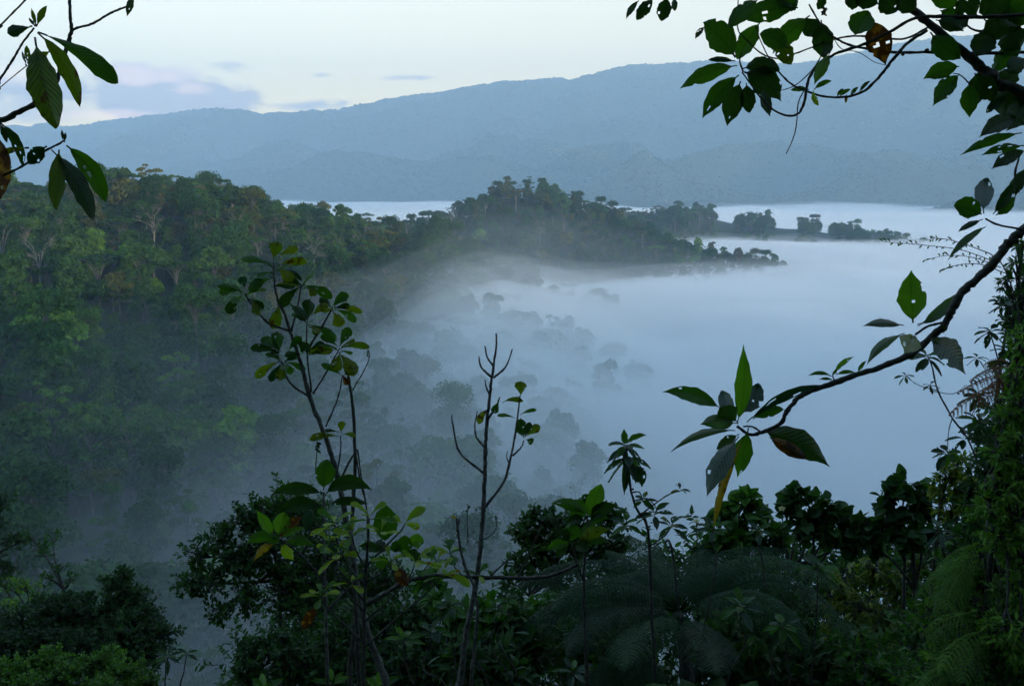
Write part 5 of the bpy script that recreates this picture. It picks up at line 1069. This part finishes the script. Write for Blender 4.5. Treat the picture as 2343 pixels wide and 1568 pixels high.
bush('hanging_vine_shrub', 'curtain of small yellow-green leaves below the round-leaved shrubs at right', 'shrub',
 [(1935,1320,52,8),(2000,1290,46,8),(2050,1330,52,8),(1960,1385,58,7.8),(2040,1410,58,7.8),(1895,1360,40,8),(2090,1290,40,8),(1990,1450,52,7.6),(1910,1430,44,7.8)], .060, .026, 110, MF_yell, seed=17, hang=.7, per=10, stems=2)
bush('leafy_thicket', 'pale olive-leaved thicket edge at the foot of the rosette vine on the right', 'thicket',
 [(2165,1090,30,5.6),(2190,1060,28,5.6),(2150,1130,28,5.6),(2200,1110,34,5.6),(2180,1160,36,5.6),(2215,1150,34,5.6)], .045, .022, 240, MF_yell, seed=18, per=9, stems=2)
# the dark wall of growth at the right edge
bush('dark_thicket', 'dark hanging small-leaved growth at the right edge under the bough', 'thicket',
 [(2330,640,30,5),(2312,700,34,5),(2335,760,40,5),(2335,830,44,5),(2340,900,50,5),(2325,960,48,5),(2280,985,38,5),(2375,700,60,5),(2375,850,70,5)], .056, .026, 170, MF_green, seed=19, per=9, stems=3, base=(2400, 5))
bush('dark_thicket', 'deep shaded leaf wall filling the lower right edge', 'thicket',
 [(2290,1050,60,5),(2340,1100,80,5),(2270,1130,60,5),(2310,1200,90,4.9),(2240,1230,60,5),(2330,1320,95,4.8),(2250,1340,80,4.9),(2180,1290,52,5.1),(2190,1400,70,5),(2300,1450,100,4.7),(2210,1490,90,4.8),(2130,1440,60,5.1),(2140,1540,80,4.8),(2300,1560,100,4.6)],   .058, .026, 140, MF_green, seed=20, per=8, stems=4, base=(2300, 5))
for lab, lob, ll, mat, dn, sd_ in [
 ('dense dark shrub bank behind the tree fern, filling the shade right of the centre', [(1180,1400,60,10.5),(1240,1440,80,10.5),(1330,1400,80,10.5),(1430,1370,90,10.5),(1520,1330,80,10.5),(1560,1430,100,10.2),(1440,1480,100,10),(1320,1510,100,10),(1620,1330,80,10.5),(1200,1530,90,10)], .085, MF_green, 75, 31),
 ('dense dark shrub bank under the round-leaved tops on the right', [(1680,1300,70,10.5),(1760,1310,80,10.5),(1850,1310,80,10.5),(1940,1290,80,10.5),(2030,1280,80,10.5),(2110,1280,80,10.5),(1700,1400,90,10.2),(1820,1420,100,10.2),(1950,1420,100,10.2),(2080,1400,100,10.2),(1760,1520,110,10),(1900,1540,110,10),(2050,1540,110,10),(1640,1500,100,10)], .085, MF_green, 70, 32),
 ('dark shrub bank behind the saplings along the bottom centre', [(600,1540,80,10),(700,1500,90,10),(800,1520,100,10),(900,1500,90,10),(980,1530,80,10),(1070,1540,80,10),(860,1420,70,10),(760,1420,70,10),(1130,1560,80,10)], .075, MF_green, 75, 33),
 ('dark tree crown wall behind the right edge thicket', [(2230,1100,70,8),(2300,1000,70,8),(2340,900,60,8),(2320,1160,90,8),(2200,1200,70,8),(2180,1300,80,8),(2290,1300,100,8),(2200,1420,90,8),(2310,1440,100,8),(2150,1520,100,8),(2280,1550,100,8),(2345,780,40,8)], .075, MF_dark, 85, 34)]:
    bush('shrub_bank', lab, 'shrub', lob, ll, ll*.42, dn, mat, seed=sd_, big=True, per=9, stems=3, rad_in=.25)
# whorled shoots set through the thickets
ROS = [(2264,756,10,36,13,['dark','teal','green'],4.9),(2235,817,8,26,9,['dark','teal'],4.9),(2122,815,11,40,17,['dark','dark','green'],4.8),(2070,858,7,22,8,['green','teal'],4.8),(2126,880,7,20,7,['dark','green'],4.8),(2238,905,9,40,15,['dark','teal'],4.8),(2236,962,11,46,18,['dark','green','dark'],4.8),(2316,690,11,42,15,['dark','teal'],4.8),(2300,800,8,34,13,['dark','green'],4.8),(2165,1035,9,34,17,['dark','green'],4.8),(2205,1000,8,34,14,['dark','dark'],4.8),(2270,870,8,34,13,['dark','orange','dark'],4.8)]
D = 4.8
V1 = plant('whorled_climber', 2260, D, 'dark climber with small leaf whorls strung up the right side against the mist', 'climber')
for pts, r in [([(2320,1600),(2290,1300),(2231,1045),(2178,955),(2145,893),(2131,836),(2122,815)],2.6),([(2290,1300),(2300,1000),(2290,860),(2264,756)],2.2),([(2300,1000),(2335,800),(2316,690)],2.2),([(2145,893),(2100,880),(2070,858)],1.2),([(2231,1045),(2240,980),(2236,905)],1.8),([(2126,893),(2180,900),(2210,880)],1.2),([(2178,955),(2170,985),(2166,1035)],1.4)]:
    STEM(V1, D, pts, r, r*.6, MB_dark, 'stem', to_ground=pts[0][1] == 1600)
nl = 0
for x, y, n, l, w_, m, d in ROS:
    n = min(n, 97-nl); nl += n; rosette(V1, D, x, y, n, l, w_, 'ell', m, el=(-.9,.7), sag=.25)
for lab, x, y, n, l, w_, m, d, e in [
 ('waxy blue-green rosette in front of the dark tree fern fronds', 1694,1385,11,62,20,['teal','green','teal'],5.0,(-.5,.9)),('waxy rosette at the bottom edge under the broad leaf whorls', 1310,1534,10,52,14,['teal','green'],4.6,(-.4,.9)),
 ('waxy rosette among the shrubs below the round-leaved tops at right', 2150,1214,11,56,16,['teal','dark'],5.2,(-.6,.7)),('dark rosette with narrow leaves at the foot of the hanging yellow leaf', 1632,1208,10,50,16,['teal','dark','green'],5.6,(-.4,.8)),
 ('small waxy rosette at the left of the round-leaved shrub row', 1733,1213,8,36,12,['teal','green'],6.0,(-.4,.8)),('fresh green rosette at the bottom edge left of the tall sapling', 605,1580,7,66,18,['light','green'],4.0,(.0,1.1)),
 ('fresh green rosette at the bottom edge just left of the sapling foot', 760,1562,8,46,14,['light','green'],4.0,(-.1,1.0)),('fresh green rosette at the bottom edge behind the sapling foot', 866,1575,7,60,20,['light','green'],4.1,(.1,1.1)),
 ('rosette of narrow dark leaves right of the bottom left shrub pair', 384,1500,11,40,12,['dark','teal','green'],6.0,(-.6,.8)),('small rosette reaching right over the misty gap at the bottom left', 427,1494,8,28,9,['dark','green'],6.0,(-.6,.8)),
 ('fresh light rosette between the saplings near the bottom', 925,1460,8,46,16,['light','green'],4.4,(-.2,.9)),('dark broad rosette at the bottom between the two saplings', 985,1440,9,40,20,['teal','dark','green'],5.2,(-.4,.8)),
 ('leaf whorl left of the central sapling below the mossy branch', 1030,1385,9,40,18,['green','dark'],5.4,(-.5,.8)),('leaf whorl right of the central sapling below the mossy branch', 1075,1412,9,40,18,['green','dark','green'],5.4,(-.5,.8)),
 ('dark green whorl low in the gap right of the central sapling', 1135,1395,9,36,15,['green','dark'],5.6,(-.5,.8)),('small green whorl right of the central sapling over the tree fern edge', 1160,1372,8,32,14,['green','dark'],5.6,(-.5,.8)),
 ('drooping dark rosette under the tree fern on the right', 1790,1430,9,52,22,['dark','green'],5.2,(-.7,.6)),('pale green whorl deep in the shade at the bottom right', 1960,1440,8,40,18,['green','dark'],5.6,(-.5,.8)),('broad whorl of shaded leaves on top of the right thicket', 1870,1300,8,52,26,['dark','green'],6.0,(-.5,.8))]:
    r_ = plant('rosette_plant', x+random.uniform(-10,20), d+.1, lab, 'rosette plant', group=None); STEM(r_, d, [(x+random.uniform(-70,70),max(y+160,1600)),(x+random.uniform(-26,26),y+90),(x+random.uniform(-6,6),y+40),(x,y)], 2.0, 1.4, MB_dark, 'stem', to_ground=True); rosette(r_, d, x, y, n, l, w_, 'drip', m, el=e, sag=.2)
# fresher growth in lighter leaf greens along the right side
for lab, lob, mat, ll, sd_ in [
 ('fresh green leafy growth spilling down the middle of the right edge', [(2270,1060,44,4.6),(2240,1120,44,4.6),(2300,1150,50,4.6),(2225,1190,40,4.6),(2320,1060,40,4.6),(2330,980,34,4.6),(2285,1000,30,4.6)], MF_green, .045, 51),
 ('bright green feathery growth spilling to the left in the lower right', [(2200,1300,40,4.4),(2160,1340,36,4.4),(2240,1330,44,4.4),(2190,1390,40,4.4),(2260,1400,44,4.4),(2130,1400,34,4.4),(2230,1460,50,4.3),(2170,1480,44,4.3)], MF_bright, .040, 52),
 ('dense small-leaved growth hanging over the right edge from the whorls down', [(2335,780,40,4.2),(2325,860,40,4.2),(2335,930,46,4.2),(2300,960,36,4.2),(2325,1010,50,4.2),(2290,1040,40,4.2),(2335,1090,50,4.2),(2300,1120,50,4.2),(2265,1160,44,4.2),(2330,1180,56,4.2),(2290,1230,50,4.2),(2335,1290,56,4.2),(2330,1360,56,4.2),(2300,1440,50,4.1),(2335,1480,50,4.1)], MF_bright, .040, 55),
 ('mid green leafy growth in the bottom right corner', [(2310,1500,60,4.2),(2250,1540,56,4.2),(2170,1550,56,4.3),(2330,1400,50,4.3),(2100,1560,50,4.4),(2335,1270,40,4.4)], MF_green, .045, 53),
 ('light leafed sprigs hanging at the right edge beside the upper whorl', [(2325,600,24,4.7),(2335,560,22,4.7),(2305,650,22,4.7),(2335,680,26,4.7),(2320,740,26,4.7)], MF_green, .035, 54)]:
    bush('leafy_thicket', lab, 'thicket', lob, ll, ll*.34, 330, mat, seed=sd_, per=11, stems=2, base=(2330, 4.6), hang=.35)
# tree ferns
random.seed(31)
D = 6.0
T1 = plant('tree_fern', 1566, D, 'large dark tree fern with arching feathery fronds in the lower middle right', 'tree fern')
STEM(T1, D, [(1572,1700),(1568,1560),(1562,1470),(1552,1400)], 24, 15, MB_dark, 'trunk', rough=.5, to_ground=True)
for a in [(1548,1395,1185,1335,170,70,.6),(1548,1400,1150,1470,170,60,.3),(1545,1390,1262,1400,150,60,-.4),(1550,1385,1385,1258,130,20,.9),(1552,1385,1440,1225,120,14,1.2),(1545,1395,1300,1500,160,50,-.8),(1560,1385,1640,1225,120,14,1.2),(1560,1390,1800,1255,150,46,.9),
 (1560,1395,1925,1345,170,92,.6),(1565,1400,1965,1470,170,110,.2),(1560,1400,1850,1500,160,80,-.5),(1555,1410,1430,1530,150,40,-1.1),(1560,1410,1640,1540,150,20,-1.2),(1552,1388,1500,1240,110,-8,1.3),(1556,1392,1700,1300,150,30,.2),(1550,1395,1400,1330,150,40,.1)]:
    FR(T1, D, *a[:5], bend=a[5], dz=a[6], npin=30, ppn=17, droop=.55, tilt=.25)
for x, y in [(1530,1236),(1536,1250)]:
    STEM(T1, D, [(1552,1400),(1546,1330),(1538,1265),(x,y),(x-8,y+3),(x-6,y+9)], 3, 2.4, MB_dark, 'fiddlehead')
D = 4.6
T2 = plant('tree_fern', 1620, D, 'light green fern crown just rising over the bottom edge', 'tree fern', py=1700)
STEM(T2, D, [(1625,1900),(1622,1700)], 16, 12, MB_dark, 'trunk', rough=.5, to_ground=True)
for a in [(1622,1700,1480,1565,120,30,.1),(1622,1700,1560,1552,120,10,.4),(1622,1700,1650,1546,120,0,.5),(1622,1700,1730,1556,120,16,.3),(1622,1700,1800,1590,120,36,0),(1622,1700,1430,1610,120,30,0),(1622,1700,1600,1560,110,0,-.3),(1622,1700,1690,1560,110,10,-.3)]:
    FR(T2, D, *a[:5], bend=a[5], dz=a[6], npin=26, ppn=15, mat=MF_green, tilt=.3, droop=.5)
D = 5.2
T3 = plant('tree_fern', 1440, D, 'low fern with dim drooping fronds left of the tree fern trunk at the bottom', 'tree fern', py=1640)
for a in [(1430,1600,1440,1470,110,10,.3),(1430,1600,1500,1500,110,20,.2),(1430,1600,1370,1500,110,20,.3),(1430,1600,1530,1550,110,30,0),(1430,1600,1320,1560,110,30,0)]:
    FR(T3, D, *a[:5], bend=a[5], dz=a[6], npin=24, ppn=14, mat=MF_fern, tilt=.3, droop=.5)
# scrambling ferns of the right side
D = 4.3
def scr(name, lab, base, fr, mat, D, w_=84, droop=.95):
    pl = plant(name, base[0], D, lab, 'fern'); STEM(pl, D, [(base[0]+30, 1620), ((base[0]+fr[0][0])/2+25, (base[1]+1600)/2), base], 3, 2, MB_dark, 'stem', to_ground=True)
    for f_ in fr:
        STEM(pl, D, [base, ((base[0]+f_[0])/2, (base[1]+f_[1])/2-6), (f_[0], f_[1])], 1.6, 1.0, MB_dark, 'stem'); FR(pl, D, f_[0], f_[1], f_[2], f_[3], w_*random.uniform(.85,1.15), bend=random.uniform(4,16), dz=random.uniform(-.3,.3), npin=12, ppn=14, lw=.17, mat=mat, droop=droop, tilt=.55)
    return pl
scr('scrambling_fern', 'bright lime fern fronds drooping left in the lower right thicket', (2250,1270), [(2240,1240,2150,1330),(2215,1270,2120,1350),(2200,1290,2092,1385),(2230,1300,2140,1410),(2210,1265,2180,1360),(2245,1230,2230,1320),(2205,1300,2165,1390)], MF_bright, 4.3)
scr('scrambling_fern', 'lime green fern fronds near the bottom right corner', (2260,1430), [(2250,1440,2150,1530),(2230,1460,2130,1560),(2240,1420,2120,1480),(2220,1400,2110,1450),(2260,1450,2200,1560),(2180,1520,2110,1572)], MF_bright, 4.2)
scr('scrambling_fern', 'mid green fern fronds high in the right thicket below the rust coloured ones', (2320,1010), [(2310,960,2215,1005),(2320,990,2230,1060),(2335,940,2250,960),(2300,900,2230,935)], MF_green, 4.4, 56)
scr('scrambling_fern', 'green fern fronds at the right edge in the middle of the thicket', (2330,1180), [(2310,1130,2225,1185),(2325,1300,2262,1390),(2335,1380,2280,1480)], MF_green, 4.3, 60)
scr('rust_fern', 'rust brown dying fern fronds over the dark thicket at the right edge', (2330,850), [(2320,835,2220,875),(2330,850,2190,900),(2325,860,2240,930),(2310,830,2250,835),(2300,870,2170,950),(2335,845,2270,900)], MF_rust, 4.4, 54, .9)
D = 4.4
W1 = plant('scrambling_fern', 2330, D, 'wiry fern tips with tiny curled leaflets reaching over the mist below the upper whorl', 'fern')
STEM(W1, D, [(2360,1620),(2350,1100),(2335,760),(2300,620),(2265,580)], 2, 1.4, MB_dark, 'stem', to_ground=True)
for pts in [[(2280,600),(2200,572),(2110,560),(2060,556),(2020,553)],[(2290,612),(2230,590),(2170,584),(2118,594)],[(2265,580),(2200,556),(2150,545),(2125,548)],[(2300,625),(2240,604),(2190,606),(2160,616)]]:
    STEM(W1, D, pts, 1.3, .5, MB_dark, 'stem'); q = catmull(np.array(pts, float), 5)
    for k in range(1, len(q)): LF(W1, D, q[k][0], q[k][1], q[k][0]+random.uniform(-13, 3), q[k][1]+random.choice((-1, 1))*random.uniform(4, 9), 3.6, 'green', 'lance', random.uniform(0, 3), 20)
# wiry seed stalks, twigs and a few pale star flowers
for (x, y, d, lab) in [(1566+26,1190,6.6,'pale star flower left of the hanging yellow leaf'),(1788,1162,6.9,'pale star flower on the round-leaved shrub row')]:
    fl = plant('flower', x, d, lab, 'flower'); STEM(fl, d, [(x+4,1600),(x+2,y+40),(x,y)], 1.4, .9, MB_dark, 'stem', to_ground=True)
    for k in range(5):
        a = k*1.257+.3; LF(fl, d, x, y, x+9*math.cos(a), y-6*math.sin(a), 4.5, ML_pale, 'ell', 0, 10)
# low cover on the bank itself
g = np.random.default_rng(41); n = 60000; x = g.uniform(-9, 11, n); y = g.uniform(1.5, 24, n)**1.0; z = bank(x, y)+g.uniform(0, .45, n)**1.3*(.6+NB(x, y, .8)); d_ = g.normal(size=(n, 3))+[0, 0, .8]
V, F = leaves_vf(np.stack([x, y, z], -1), d_, g.normal(size=(n, 3))*.6+[0, -.3, 1], g.uniform(.05, .13, n), g.uniform(.025, .06, n), .12)
uo = obj('undergrowth', mesh('undergrowth', V, F, MF_dark, {'rnd': np.repeat(g.random(n), 7)}, smooth=False)); uo['kind'] = 'stuff'
